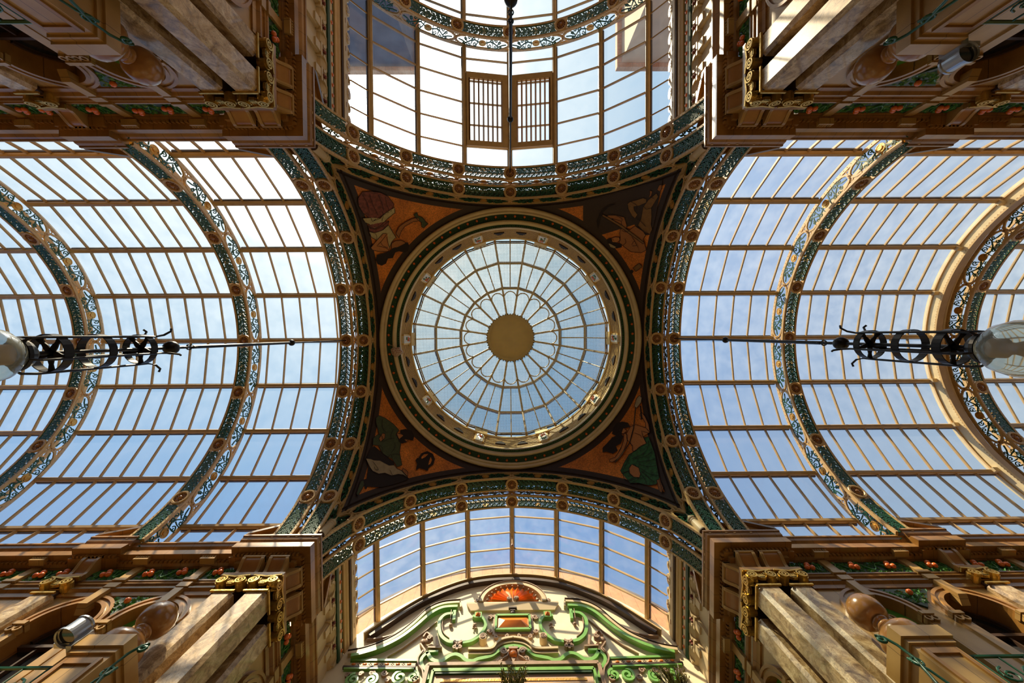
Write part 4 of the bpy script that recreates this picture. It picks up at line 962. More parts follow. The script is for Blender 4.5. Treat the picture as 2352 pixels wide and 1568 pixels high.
for arm, (end, arches, piers) in WALLS.items():
    for side in (-1, 1):
        if arm in 'LR': place = 'upper wall' if side < 0 else 'lower wall'
        else: place = 'left wall' if side < 0 else 'right wall'
        wall(arm, side, end, arches, piers, place)
# corner piers
for (sx, sy), qn in QN.items():
    Q = quad(sx, sy)
    e = MB(); e.box(4.22, 5.0, 4.22, 5.0, -1.5, 7.0, lambda p: Q(*p)); o = build('wall_corner', e, 'terra'); o['kind'] = 'structure'
    root = thing('cornice_block', Q(3.9, 3.9, 6.63), 'large corner cornice block with broken pediments at the %s of the crossing' % qn, 'cornice', 'corner cornice blocks')
    e = MB(); sweepL(e, BLK[:1]+BLK[1:], 5.07, Q); build('moulded_block', e, 'terra', root)
    e = MB(); s_ = 3.84
    while s_ < 4.98:
        e.box(s_, s_+0.04, 3.76, 3.805, 6.65, 6.71, lambda p: Q(*p)); e.box(3.76, 3.805, s_, s_+0.04, 6.65, 6.71, lambda p: Q(*p)); s_ += 0.07
    build('dentil_course', e, 'terra', root)
    for arm_ in (0, 1):
        F = (lambda s_, n, z_: Q(s_, n, z_)) if arm_ == 0 else (lambda s_, n, z_: Q(n, s_, z_))
        pediment(F, 4.55, 5.05, root); pediment(F, 4.02, 4.36, root)
    # bed course and ledges
    e = MB(); sweepL(e, [(4.3, 6.64), (3.86, 6.64), (3.86, 6.56), (4.0, 6.56), (4.0, 6.33), (4.3, 6.33)], 4.92, Q); build('frieze_core', e, 'terra', root)
    e = MB(); sweepL(e, [(4.3, 6.345), (3.885, 6.345), (3.885, 6.27), (4.3, 6.27)], 4.93, Q); build('ledge', e, 'terra', root)
    for arm_, an in ((0, 'arcade'), (1, 'passage')):
        F = (lambda s_, n, z_: Q(s_, n, z_)) if arm_ == 0 else (lambda s_, n, z_: Q(n, s_, z_))
        for j, (a, b_) in enumerate(((3.95, 4.29), (4.38, 4.76))):
            console(F, a, b_, 6.60, 6.335, 3.75, 3.90, 'paired scroll console facing the %s at the %s corner, %s the corner edge' % (an, qn, 'next to' if j == 0 else 'away from'), 'paired corner consoles')
        pilaster(F, 4.46, 4.82, 3.93, 'marble pilaster beside the %s corner pier facing the %s' % (qn, an), 'corner marble pilasters')
    pilaster(Q, 3.93, 4.30, 3.93, 'square marble corner pillar with gilded capital at the %s' % qn, 'corner marble pilasters', corner=True)
    # turned pendant on the angle of the arches
    c = Q(3.70, 3.70, 0); root = thing('turned_pendant', (c[0], c[1], 7.12), 'pale turned cylinder on the angle of the arches at the %s' % qn, 'pendant', 'turned pendants at the four corners')
    X = lambda x, y, z_: (c[0]+x, c[1]+y, z_)
    e = MB(); e.lathe([(0.078, 7.14), (0.09, 7.16), (0.09, 7.50), (0.098, 7.51), (0.098, 7.54), (0.085, 7.56), (0.10, 7.58), (0.10, 7.62), (0.03, 7.75), (0.001, 7.9)], 20, X); build('cylinder', e, 'ivory', root, smooth=False)
    e = MB(); e.lathe([(0.001, 7.135), (0.03, 7.13), (0.035, 7.145), (0.055, 7.145), (0.06, 7.13), (0.085, 7.14), (0.085, 7.16)], 20, X); build('end_disc', e, 'umber', root)
    # branching moulding where the webs meet
    # diagonal pier behind pendant carrying the springing
    e = MB(); e.box(3.80, 4.3, 3.80, 4.3, 7.0, 8.1, lambda p: Q(*p)); build('springer', e, 'cream', root)

# ================================================================== ATTIC COVING OF THE CROSS PASSAGE
for arm, end in (('T', 12.0), ('B', 6.69)):
    for side in (-1, 1):
        F = wallmap(arm, side); s0 = 4.56; sd = 'left' if side < 0 else 'right'; an = 'top' if arm == 'T' else 'bottom'
        def run(name, prof, m_):
            e = MB(); e.prism(prof, s0, end, lambda n, z_, s_: F(s_, n, z_)); return e
        e = run('', [(3.86, 6.95), (3.80, 7.0), (3.80, 7.52), (3.86, 7.56)], None); o = build('wall_attic', e, 'ivory'); o['kind'] = 'structure'
        e = run('', [(3.80, 7.52), (3.745, 7.56), (3.69, 7.66), (3.69, 7.70), (3.90, 7.70)], None); o = build('trim_cove', e, 'ivory'); o['kind'] = 'structure'
        e = run('', [(3.69, 7.70), (3.655, 7.70), (3.645, 7.76), (3.655, 7.92), (3.655, 7.96), (3.90, 7.96), (3.9, 7.7)], None); o = build('trim_bead_band', e, 'dgreen'); o['kind'] = 'structure'
        e = run('', [(3.66, 7.94), (3.62, 7.94), (3.60, 7.99), (3.62, 8.03), (3.595, 8.06), (3.60, 8.15), (3.66, 8.15)], None); o = build('trim_moulding', e, 'cream'); o['kind'] = 'structure'
        e = run('', [(3.63, 8.15), (3.57, 8.15), (3.565, 8.20), (3.63, 8.22)], None); o = build('trim_dark_line', e, 'umber'); o['kind'] = 'structure'
        e = run('', [(3.60, 8.20), (3.60, 8.50), (3.66, 8.50), (3.66, 8.20)], None); o = build('trim_backing', e, 'cream'); o['kind'] = 'structure'
        # red beads
        root = thing('bead_band', F((s0+end)/2, 3.66, 7.8), 'row of red beads on a dark green band along the %s passage, %s side' % (an, sd), 'moulding', 'bead bands')
        s_ = s0+.08; e = MB(); w = MB()
        w.prism([(3.648, 7.775), (3.640, 7.80), (3.640, 7.86), (3.648, 7.885), (3.665, 7.885), (3.665, 7.775)], s0, end, lambda n, z_, s__: F(s__, n, z_))
        k = 0
        while s_ < end-.04:
            c = F(s_, 3.635, 7.83)
            if k % 2 == 0: e.ball(c, 0.034, 8, 5, (0.6, 1.2, 1) if arm in 'TB' else (1, 1, 1))
            s_ += 0.105; k += 1
        build('red_beads', e, 'orange', root, smooth=True); build('white_fillet', w, 'ivory', root)
        # cresting of trefoils above the glass edge
        root = thing('pierced_cresting', F((s0+end)/2, 3.56, 8.2), 'cream pierced cresting beside the glass of the %s passage, %s side' % (an, sd), 'cresting', 'pierced crestings')
        e = MB(); d = MB(); s_ = s0+.3; G = lambda a, z_, h: F(a, 3.555+h, z_)
        e.prism([(s0, 8.20), (end, 8.20), (end, 8.40), (s0, 8.40)], 0, 0.03, G)
        while s_ < end-.1:
            e.prism([(s_+.12*cos(t_*pi/6), 8.42+.085*sin(t_*pi/6)) for t_ in range(12)], -.01, 0.03, G)
            e.ribbon(arcp(s_+.30, 8.40, .09, 0, pi, 8), 0.04, 0, 0.03, G)
            for dx in (-.035, .035): d.prism([(s_+dx+.02*cos(t_*pi/4), 8.40+.03*sin(t_*pi/4)) for t_ in range(8)], -.018, 0.0, G)
            d.prism([(s_-.02, 8.44), (s_+.02, 8.44), (s_, 8.48)], -.018, 0, G)
            d.ribbon([(s_+.25, 8.30), (s_+.35, 8.30)], 0.02, -.008, 0.0, G)
            s_ += 0.6
        build('cresting_panel', e, 'ivory', root); build('piercings', d, 'rose', root)
        # brackets and scallops on the white attic
        s_ = s0+.25; k = 0; grp = 'attic brackets'
        while s_ < end-.2:
            root = thing('attic_bracket', F(s_, 3.78, 7.1), 'white plaster attic bracket with scalloped head along the %s passage, %s side' % (an, sd), 'bracket', 'white attic brackets, %s passage %s side' % (an, sd))
            e = MB(); e.box(s_-.10, s_+.10, 3.735, 3.81, 7.05, 7.50, lambda p: F(*p)); e.box(s_-.075, s_+.075, 3.70, 3.81, 7.30, 7.50, lambda p: F(*p)); e.box(s_-.13, s_+.13, 3.69, 3.81, 7.49, 7.54, lambda p: F(*p)); build('bracket_body', e, 'ivory', root)
            e = MB(); e.ribbon(arcp(s_+.24, 7.55, .15, 0.1, pi-.1, 10), 0.05, 3.68, 3.76, lambda a, z_, h: F(a, h, z_)); build('scallop', e, 'ivory', root)
            e = MB(); c = F(s_, 3.685, 7.62); e.ball(c, 0.035, 8, 6); e.ball((c[0], c[1], c[2]-.06), 0.025, 8, 5); build('red_drop', e, 'cloth_r', root, smooth=True)
            s_ += 0.48; k += 1
# ================================================================== PAINTED GABLE
GY = 6.70
def gz(x, y):
    p = on_y(780+x/5.88, 1320+y/5.88, GY); ax = on_y(1178.5, 1320+y/5.88, GY)[0]
    return (p[0]-ax, p[2])
def gpts(L): return [gz(x, y) for x, y in L]
def smooth_pts(P, n=6):
    out = []; k = len(P)
    for i in range(k-1):
        p0, p1, p2, p3 = P[max(i-1, 0)], P[i], P[i+1], P[min(i+2, k-1)]
        for j in range(n):
            t_ = j/n; out.append(tuple(0.5*((2*p1[d])+(-p0[d]+p2[d])*t_+(2*p0[d]-5*p1[d]+4*p2[d]-p3[d])*t_*t_+(-p0[d]+3*p1[d]-3*p2[d]+p3[d])*t_**3) for d in (0, 1)))
    out.append(P[-1]); return out
def both(mb, L, w_, h0, h1, curve=True, one=False, taper=None):
    P = gpts(L); P = smooth_pts(P) if curve else P
    for sg in (1, -1): mb.side[sg].ribbon([(sg*x, z_) for x, z_ in P], w_, h0, h1, GF, taper)
def GF(x, z_, h): return (x, GY-h, z_)
e = MB()
arc_ = [(RG*sin(a), ZC+RG*cos(a)) for a in [rad(58.2)-i*rad(116.4)/40 for i in range(41)]]
e.prism([(-3.9, -1.5), (-3.9, 8.3)]+[(-x, z_) for x, z_ in arc_]+[(3.9, 8.3), (3.9, -1.5)], -0.3, 0.0, GF); o = build('wall_gable', e, 'gable'); o['kind'] = 'structure'
root = thing('gable_arch_moulding', (0, GY, 8.4), 'dark umber arched moulding crowning the painted gable under the bottom glass roof', 'moulding')
e = TB(); both(e, [(400, 880), (570, 770), (760, 640), (960, 510), (1180, 390), (1450, 270), (1750, 170), (2050, 122), (2345, 105)], 0.095, 0, 0.13); build('dark_moulding', e, 'umber', root)
e = TB(); both(e, [(330, 880), (560, 725), (760, 590), (960, 465), (1180, 345), (1450, 225), (1750, 128), (2050, 78), (2345, 62)], 0.035, 0, 0.17); build('pale_fillet', e, 'cream', root)
def gthing(name, L, lab, cat, grp=None):
    x, z_ = gz(*L); return thing(name, GF(x, z_, 0), lab, cat, grp)
root = gthing('swept_pediment', (900, 800), 'cream and green swan neck moulding sweeping across the gable on both sides', 'moulding')
SW_ = [(110, 1110), (330, 1065), (560, 985), (800, 860), (1000, 705), (1200, 525), (1400, 435), (1640, 410)]
e = TB(); both(e, SW_, 0.065, 0, 0.10); both(e, [(1640, 400), (1640, 480)], 0.04, 0, 0.10, False); build('cream_moulding', e, 'ivory', root)
e = TB(); both(e, [(x, y-32) for x, y in SW_], 0.016, 0, 0.11); build('dark_edge', e, 'umber', root)
e = TB(); both(e, [(150, 1155), (340, 1110), (580, 1030), (830, 900), (1030, 750), (1230, 580), (1400, 495), (1600, 478)], 0.075, 0, 0.12); build('green_moulding', e, 'lime', root)
e = TB(); both(e, [(370, 905), (520, 895), (700, 850), (850, 780)], 0.03, 0, 0.08); both(e, [(640, 1130), (850, 1010), (1100, 830), (1320, 650)], 0.016, 0, 0.05, False); build('brown_line', e, 'taupe', root)
root = gthing('green_scroll', (1500, 1000), 'apple green C shaped strapwork scrolls on the cream gable', 'ornament')
e = TB(); both(e, [(1560, 520), (1545, 650)], 0.07, 0, 0.09, False); both(e, [(1545, 560), (1440, 575), (1365, 640), (1345, 740), (1370, 860), (1450, 935), (1540, 960)], 0.075, 0, 0.09)
both(e, [(1655, 960), (1780, 935), (1890, 860), (1960, 760), (1975, 690), (1940, 625), (1870, 600), (1800, 600)], 0.07, 0, 0.09); build('strapwork', e, 'lime', root)
e = TB()
for L in ([(1560, 520), (1545, 650)],): both(e, [(x-45, y) for x, y in L], 0.014, 0.0, 0.10, False)
both(e, [(1400, 640), (1385, 740), (1410, 840), (1480, 905)], 0.014, 0, 0.10); build('dark_edge', e, 'taupe', root)
root = gthing('green_ribbon', (1600, 1200), 'flowing apple green ribbon moulding under the arched ledge of the gable', 'ornament')
e = TB(); both(e, [(1180, 1080), (1230, 1170), (1300, 1205), (1380, 1200), (1440, 1160), (1500, 1125), (1570, 1112), (1640, 1140), (1700, 1190), (1790, 1205), (1870, 1175), (2040, 1135), (2130, 1075), (2230, 1015), (2345, 995)], 0.075, 0, 0.075)
both(e, [(1200, 1075), (1330, 1070)], 0.05, 0, 0.075, False); both(e, [(1190, 1080), (1105, 1170), (1110, 1260), (1165, 1340), (1180, 1460)], 0.065, 0, 0.075); build('ribbon', e, 'lime', root)
e = TB(); both(e, [(1130, 1060), (1055, 1160), (1060, 1250), (1110, 1330), (1125, 1460)], 0.03, 0, 0.085); both(e, [(1230, 1235), (1420, 1235), (1700, 1238), (1900, 1220), (2100, 1200)], 0.014, 0, 0.06); build('brown_edge', e, 'taupe', root)
root = gthing('bead_frieze', (500, 1225), 'cream strip with orange studs across the foot of the gable', 'frieze')
e = TB(); both(e, [(60, 1225), (1020, 1225)], 0.075, 0, 0.03, False); build('strip', e, 'ivory', root)
e = TB(); both(e, [(150, 1172), (1040, 1178)], 0.05, 0, 0.05, False); both(e, [(50, 1300), (1000, 1305)], 0.03, 0, 0.07, False); build('green_line', e, 'lime', root)
e = TB(); both(e, [(40, 1270), (1020, 1272)], 0.04, 0, 0.06, False); build('dark_line', e, 'umber', root)
for i, x in enumerate((185, 335, 487, 635, 783, 935)):
    for sg in (1, -1):
        X_, Z_ = gz(x, 1225); e = MB(); e.ball(GF(sg*X_, Z_, 0.03), 0.036, 10, 6, (1.3, .5, .8)); build('stud', e, 'tileor', root, smooth=True)
        if i < 5:
            X_, Z_ = gz(x+75, 1225); e = MB()
            for dx, dz in ((.025, 0), (-.025, 0), (0, .02), (0, -.02)): e.ball(GF(sg*X_+dx, Z_+dz, .03), .011, 6, 4)
            build('star', e, 'umber', root)
root = gthing('jewelled_plaque', (2340, 680), 'faceted orange plaque in a green frame at the centre of the gable', 'panel')
xl, zt_ = gz(2120, 590); _, zb_ = gz(2120, 780); xr = -xl
e = MB(); e.prism([(xl-.07, zt_+.08), (-xl+.07, zt_+.08), (-xl+.07, zb_-.10), (xl-.07, zb_-.10)], 0, 0.04, GF)
for sg in (1, -1):
    e.ribbon(spiral(sg*(xl-.14), zt_-.02, .07, 0, 1.4, sg, 16, .2), .028, 0, .06, GF); e.ribbon(spiral(sg*(xl-.13), zb_-.02, .06, pi, 1.4, -sg, 16, .2), .026, 0, .06, GF)
    e.ribbon(spiral(sg*(xl+.02), zb_-.17, .055, pi/2, 1.3, sg, 14, .2), .025, 0, .06, GF); e.ribbon(spiral(sg*(xl+.25), zb_-.15, .05, pi/2, 1.3, -sg, 14, .2), .022, 0, .06, GF)
build('strap_backing', e, 'taupe', root)
e = MB()
for a, b_ in (((xl, zt_), (xr, zt_)), ((xr, zt_), (xr, zb_)), ((xr, zb_), (xl, zb_)), ((xl, zb_), (xl, zt_))): e.ribbon([a, b_], 0.055, 0, 0.10, GF)
build('green_frame', e, 'lime', root)
e = MB(); i_ = .03; X0, X1, Z0, Z1 = xl+i_, xr-i_, zb_+i_, zt_-i_; zm = (Z0+Z1)/2; q = (Z1-Z0)/2
e.add([GF(X0, Z0, .055), GF(X1, Z0, .055), GF(X1, Z1, .055), GF(X0, Z1, .055), GF(X0+q, zm, .13), GF(X1-q, zm, .13)], [(0, 1, 5, 4), (1, 2, 5), (2, 3, 4, 5), (3, 0, 4)]); build('orange_pyramid', e, 'tileor', root)
e = MB(); 
e.ball(GF(0, zt_+.12, .06), .06, 10, 6, (1, .6, 1.1)); e.ribbon([(-.10, zt_+.22), (.10, zt_+.22)], .04, 0, .12, GF); e.ribbon([(-.06, zt_+.17), (.06, zt_+.17)], .05, 0, .10, GF); build('keyed_boss', e, 'umber', root, smooth=False)
for sg, sd in ((1, 'left'), (-1, 'right')):
    xa, za = gz(1875, 595); root = thing('jewel_block', GF(sg*xa, za, 0), 'small green block with orange jewel at the %s of the orange gable panel' % sd, 'ornament', 'green jewel blocks')
    e = MB(); e.prism([(sg*xa-.085, za-.085), (sg*xa+.085, za-.085), (sg*xa+.085, za+.085), (sg*xa-.085, za+.085)], 0, .11, GF); build('green_block', e, 'lime', root)
    e = MB(); e.add([GF(sg*xa+a, za+b_, .11) for a, b_ in ((-.06, -.055), (.06, -.055), (.06, .055), (-.06, .055))]+[GF(sg*xa, za, .17)], [(0, 1, 4), (1, 2, 4), (2, 3, 4), (3, 0, 4)]); build('jewel', e, 'tileor', root)
    for nm, (x, y), r_, lab in (('round_boss', (1505, 705), .045, 'small round taupe knob hanging from the outer green scroll'), ('grape_boss', (1830, 705), .05, 'taupe grape cluster hanging under the green block')):
        X_, Z_ = gz(x, y); e = MB(); e.ball(GF(sg*X_, Z_, .04), r_, 10, 8)
        if nm == 'grape_boss':
            for j in range(8): e.ball(GF(sg*X_+random.uniform(-.04, .04), Z_-.02-random.uniform(0, .09), .05), .022, 7, 5)
        tag(build(nm, e, 'taupe', smooth=True, loc=GF(sg*X_, Z_, 0)), '%s, %s side of the gable' % (lab, sd), 'ornament', nm.replace('_', ' ')+'es')
    X_, Z_ = gz(1590, 1000); root = thing('bow_clasp', GF(sg*X_, Z_, 0), 'taupe bow shaped clasp joining the green scrolls, %s side of the gable' % sd, 'ornament', 'bow clasps')
    e = MB()
    for s2 in (-1, 1):
        e.ribbon(spiral(sg*X_+s2*.06, Z_-.04, .055, pi/2, 1.3, s2, 14, .2), .03, 0, .10, GF); e.ribbon([(sg*X_+s2*.09, Z_+.10), (sg*X_, Z_+.03)], .05, 0, .11, GF)
    e.ribbon([(sg*X_, Z_+.1), (sg*X_, Z_-.12)], .05, 0, .10, GF); build('bow', e, 'taupe', root)
    X_, Z_ = gz(1170, 940); root = thing('flower_spray', GF(sg*X_, Z_, 0), 'taupe fluted flower and stem bracket at the %s of the gable' % sd, 'ornament', 'flower sprays')
    e = MB(); e.ball(GF(sg*(X_+.04), Z_, .08), .075, 12, 8, (1.1, .7, 1)); e.ball(GF(sg*(X_-.07), Z_+.02, .05), .07, 12, 8, (1, .6, .9)); e.ribbon(spiral(sg*(X_+.07), Z_+.03, .06, 0, 1.5, sg, 16, .2), .025, .05, .15, GF); build('bud', e, 'taupe', root, smooth=False)
    e = MB(); P = smooth_pts(gpts([(1130, 870), (1180, 810), (1230, 860)])); e.ribbon([(sg*x, z_) for x, z_ in P], .03, 0, .07, GF)
    P = gpts([(1310, 880), (1320, 1010)]); e.ribbon([(sg*x, z_) for x, z_ in P], .05, 0, .09, GF); P = gpts([(1190, 1030), (1380, 1035)]); e.ribbon([(sg*x, z_) for x, z_ in P], .035, 0, .10, GF)
    P = smooth_pts(gpts([(1090, 960), (1130, 1020), (1150, 1060), (1100, 1110)])); e.ribbon([(sg*x, z_) for x, z_ in P], .03, 0, .07, GF); build('stem', e, 'taupe', root)
    X_, Z_ = gz(1935, 925); root = thing('volute_roll', GF(sg*X_, Z_, 0), 'ivory rolled volute resting on the arched ledge, %s side of the gable' % sd, 'ornament', 'volute rolls')
    e = MB(); e.prism([(sg*X_+.085*cos(t_*pi/10), Z_+.085*sin(t_*pi/10)) for t_ in range(20)], 0, .17, GF); build('roll', e, 'ivory', root)
    e = MB(); e.ribbon(spiral(sg*X_, Z_, .075, 0, 2, sg, 24, .15), .018, .16, .185, GF); build('spiral', e, 'taupe', root)
root = gthing('upper_ledge', (2340, 470), 'broad ivory cornice ledge under the shell at the top of the gable', 'ledge')
a_ = gz(1725, 415); b_ = gz(1760, 520); H = .30
e = MB()
for (x0, x1, h) in ((a_[0], -a_[0], .09), ):
    vs = [GF(x0, a_[1], h), GF(x1, a_[1], h), GF(x1+.0, a_[1]-.05, h), GF(x0, a_[1]-.05, h), GF(x0+.12, b_[1]+.02, .06), GF(x1-.12, b_[1]+.02, .06), GF(x0, a_[1], 0), GF(x1, a_[1], 0), GF(x0+.12, b_[1]+.02, 0), GF(x1-.12, b_[1]+.02, 0)]
    e.add(vs, [(0, 1, 2, 3), (3, 2, 5, 4), (0, 6, 7, 1), (6, 8, 9, 7), (4, 5, 9, 8), (0, 3, 4, 8, 6), (1, 7, 9, 5, 2)])
build('ledge', e, 'ivory', root)
e = MB(); e.ribbon([(a_[0]+.05, a_[1]-.075), (-a_[0]-.05, a_[1]-.075)], .02, 0, .08, GF); build('ledge_fillet', e, 'ivory', root)  # narrow strip below the ledge edge, same ivory as the ledge
root = gthing('lower_ledge', (2340, 940), 'ivory arched ledge below the orange panel of the gable', 'ledge')
LL_ = [(1735, 1068), (2035, 1062), (2120, 985), (2210, 930), (2345, 905)]
e = TB(); both(e, LL_, 0.05, 0, 0.13, True); both(e, [(x, y+38) for x, y in LL_], 0.05, 0, 0.09, True); build('ledge', e, 'ivory', root)
root = gthing('shell_niche', (2340, 400), 'orange scallop shell under a cream arch at the top of the gable', 'ornament')
X_, Z_ = 0, a_[1]
ro = abs(gz(1880, 400)[0])
e = MB(); e.ribbon([(ro*.93*cos(a), Z_+ro*.80*sin(a)) for a in [pi*i/30 for i in range(31)]], .12, 0, .12, GF); build('archivolt', e, 'ivory', root)
e = MB(); e.ribbon([(ro*.99*cos(a), Z_+ro*.87*sin(a)) for a in [pi*i/30 for i in range(31)]], .02, 0, .14, GF); build('arch_edge', e, 'taupe', root)
for i in range(13):
    a = pi*(i+.5)/13; e = MB(); L = ro*.76; wv = L*sin(pi/26)
    c, s_ = cos(a), sin(a)
    def FL(q, w2, h, c=c, s_=s_): return GF(q*c-w2*s_, Z_+q*s_*.92+w2*c, h)
    e.add([FL(.10, 0, .10), FL(L*.86, -wv*.9, .02), FL(L, 0, .04), FL(L*.86, wv*.9, .02), FL(L*.8, 0, .12)], [(0, 1, 4), (1, 2, 4), (2, 3, 4), (3, 0, 4)])
    build('flute', e, 'tileor', root)
    e = MB(); e.ball(FL(L*.98, 0, .08), .034, 8, 6); build('shell_tip', e, 'rose', root, smooth=True)
e = MB()
for sg in (-1, 1):
    e.ribbon(spiral(sg*.09, Z_+.08, .06, 0, 1.5, sg, 16, .2), .026, .06, .14, GF)
    e.ribbon(spiral(sg*(ro+.06), Z_+.05, .05, pi/2, 1.4, sg, 16, .2), .024, .0, .1, GF)
build('shell_volutes', e, 'taupe', root)
X0, Z0 = gz(2340, 1100)
root = thing('orange_cabochon', GF(0, Z0, 0), 'round orange cabochon between taupe volutes under the arched ledge', 'ornament')
e = MB(); e.ball(GF(0, Z0, .05), .085, 16, 10, (1, .8, 1)); build('cabochon', e, 'tileor', root, smooth=True)
e = MB()
for sg in (-1, 1):
    e.ribbon(spiral(sg*.20, Z0+.06, .085, 0, 1.6, sg, 20, .15), .035, 0, .09, GF); e.ribbon([(sg*.10, Z0+.09), (sg*.12, Z0-.05), (sg*.25, Z0-.14), (sg*.36, Z0-.20)], .035, 0, .08, GF, taper=.4)
    e.ribbon(spiral(sg*.28, Z0-.14, .06, pi, 1.3, -sg, 16, .2), .026, 0, .08, GF)
e.ribbon([(-.10, Z0+.13), (.10, Z0+.13)], .05, 0, .09, GF); e.ribbon([(0, Z0-.09), (0, Z0-.2)], .10, 0, .06, GF, taper=.2); build('volutes', e, 'taupe', root)
root = gthing('framed_mural', (2340, 1400), 'pale framed panel with green border at the bottom centre of the gable', 'panel')
ft = gz(1190, 1262); fl = ft[0]
e = MB(); fz = ft[1]; e.ribbon([(fl, fz), (-fl, fz)], .075, 0, .10, GF)
for sg in (-1, 1): e.ribbon([(sg*fl, fz-.02), (sg*fl, fz-1.6)], .075, 0, .10, GF)
build('outer_frame', e, 'taupe', root)
e = MB(); g2 = gz(1255, 1330); e.ribbon([(g2[0], g2[1]), (-g2[0], g2[1])], .07, 0, .08, GF)
for sg in (-1, 1): e.ribbon([(sg*g2[0], g2[1]), (sg*g2[0], g2[1]-1.5)], .05, 0, .08, GF)
build('green_frame', e, 'lime', root)
e = MB(); e.ribbon([(g2[0]+.06, g2[1]-.065), (-g2[0]-.06, g2[1]-.065)], .03, 0, .07, GF); build('dark_frame', e, 'dgreen', root)
e = MB(); e.prism([(g2[0]+.05, g2[1]-.06), (-g2[0]-.05, g2[1]-.06), (-g2[0]-.05, g2[1]-1.5), (g2[0]+.05, g2[1]-1.5)], 0, .03, GF); build('pale_panel', e, 'panel', root)
e = MB(); 
e.ribbon([(g2[0]+.18, g2[1]-.20), (-g2[0]-.18, g2[1]-.20)], .05, 0, .04, GF); build('gold_border', e, 'leafgold', root)
for sg, sd in ((1, 'left'), (-1, 'right')):
    X_, Z_ = gz(600, 1400); root = thing('foot_scrollwork', GF(sg*X_, Z_, 0), 'cluster of green and taupe spiral scrolls at the bottom %s of the gable' % sd, 'ornament', 'foot scrollwork')
    e = MB()
    for (x, y), r_, d in (((800, 1410), .15, 1), ((420, 1440), .13, -1), ((980, 1400), .12, -1), ((170, 1440), .14, 1)):
        p = gz(x, y); e.ribbon(spiral(sg*p[0], p[1], r_, pi/2, 1.6, d*sg, 26, .15), .05, 0, .05, GF)
    build('green_spirals', e, 'lime', root)
    e = MB()
    for (x, y), r_, d in (((430, 1350), .06, 1), ((600, 1350), .07, -1), ((280, 1360), .05, 1), ((100, 1370), .05, -1), ((1010, 1440), .07, 1), ((640, 1440), .06, 1)):
        p = gz(x, y); e.ribbon(spiral(sg*p[0], p[1], r_, 0, 1.5, d*sg, 18, .15), .028, 0, .05, GF)
    build('taupe_spirals', e, 'taupe', root)
# small hook lamp under the ridge of the bottom bay
root = thing('ridge_hook', (0, 5.53, 10.20), 'small amber hook hanging from the ridge of the bottom glass roof', 'hook')
e = MB(); e.tube([(0, 5.53, 10.38), (0, 5.53, 10.0)], 0.012, 6); build('stem', e, 'bar', root)
e = MB(); e.ball((0, 5.53, 9.97), .035, 8, 6, (1, 1, 1.6)); build('bulb', e, 'rose', root, smooth=True)

# ================================================================== LANTERNS
def lantern(x, y, dz, lab):
    zt = 9.98
    root = thing('hanging_lantern', (x, y, zt), lab, 'lamp', 'hanging lanterns')
    L = lambda a, r_, z_: (x+r_*cos(a), y+r_*sin(a), z_+dz)
    e = MB(); e.tube([(x, y, zt), (x, y, 7.62+dz)], .017, 8); e.tube([(x, y, 7.62+dz), (x, y, 5.25+dz)], .026, 8); e.tube([(x, y, 5.25+dz), (x, y, 3.42+dz)], .02, 8); build('rod', e, 'iron', root, smooth=False)
    e = MB(); e.ball((x, y, 7.58+dz), .062, 16, 10); build('ball_joint', e, 'iron', root, smooth=True)
    e = MB(); e.ball((x, y, 4.92+dz), .088, 16, 10); build('ball_joint', e, 'iron', root, smooth=True)
    e = MB()
    for zz, ax in ((5.12, 0), (5.19, 1), (5.26, 0)): e.tube([(x+(.035*cos(t_*pi/6) if ax == 0 else 0), y+(.035*cos(t_*pi/6) if ax else 0), zz+dz+.045*sin(t_*pi/6)) for t_ in range(13)], .009, 6)
    build('chain_links', e, 'iron', root)
    for k in range(5):
        a = 2*pi*k/5+.3; e = MB()
        pts = [L(a, .06, 3.40), L(a, .13, 3.38), L(a, .175, 3.44), L(a, .185, 3.55), L(a, .18, 4.45), L(a, .175, 4.60), L(a, .20, 4.70), L(a, .255, 4.76), L(a, .29, 4.74)]
        e.tube(pts, .0125, 6); build('cage_bar', e, 'iron', root)
    for zz, rr, star in ((4.52, .165, 1), (4.06, .17, 0), (3.66, .172, 1)):
        e = MB(); e.lathe([(rr, zz+dz-.04), (rr+.008, zz+dz-.04), (rr+.008, zz+dz+.04), (rr, zz+dz+.04), (rr, zz+dz-.04)], 28, lambda a, b_, c: (x+a, y+b_, c)); rg = build('cage_ring', e, 'iron', root)
        if star:
            e = MB()
            for k in range(5):
                a = 2*pi*k/5+.3
                w1 = .055
                G = lambda q, w2, h, a=a, zz=zz: (x+q*cos(a)-w2*sin(a), y+q*sin(a)+w2*cos(a), zz+dz+h)
                e.prism([(0, -.03), (.07, -.028), (.11, -.018), (rr, -.03), (rr, .03), (.11, .018), (.07, .028), (0, .03)], -.006, .006, G)
            build('star_spokes', e, 'iron', rg)
    e = MB(); X = lambda a, b_, c: (x+a, y+b_, c+dz)
    e.lathe([(.02, 3.56), (.06, 3.53), (.12, 3.47), (.15, 3.42), (.15, 3.39), (.09, 3.39), (.09, 3.33), (.02, 3.32)], 24, X); build('collar', e, 'iron', root, smooth=False)
    e = MB(); e.lathe([(.10, 3.40), (.15, 3.38), (.215, 3.30), (.25, 3.18), (.245, 3.05), (.21, 2.92), (.15, 2.83), (.07, 2.78), (.001, 2.77)], 32, X); build('glass_globe', e, 'globe', root, smooth=True)
    e = MB(); e.lathe([(.05, 3.38), (.075, 3.34), (.075, 3.24), (.05, 3.22), (.045, 3.18), (.07, 3.10), (.05, 3.0), (.001, 2.96)], 16, X); build('bulb_holder', e, 'taupe', root, smooth=True)
lantern(-4.374, 0.0, -0.09, 'black wrought iron cage lantern with glass globe hanging at the left edge')
lantern(4.36, 0.0, 0.03, 'black wrought iron cage lantern with glass globe hanging at the right edge')
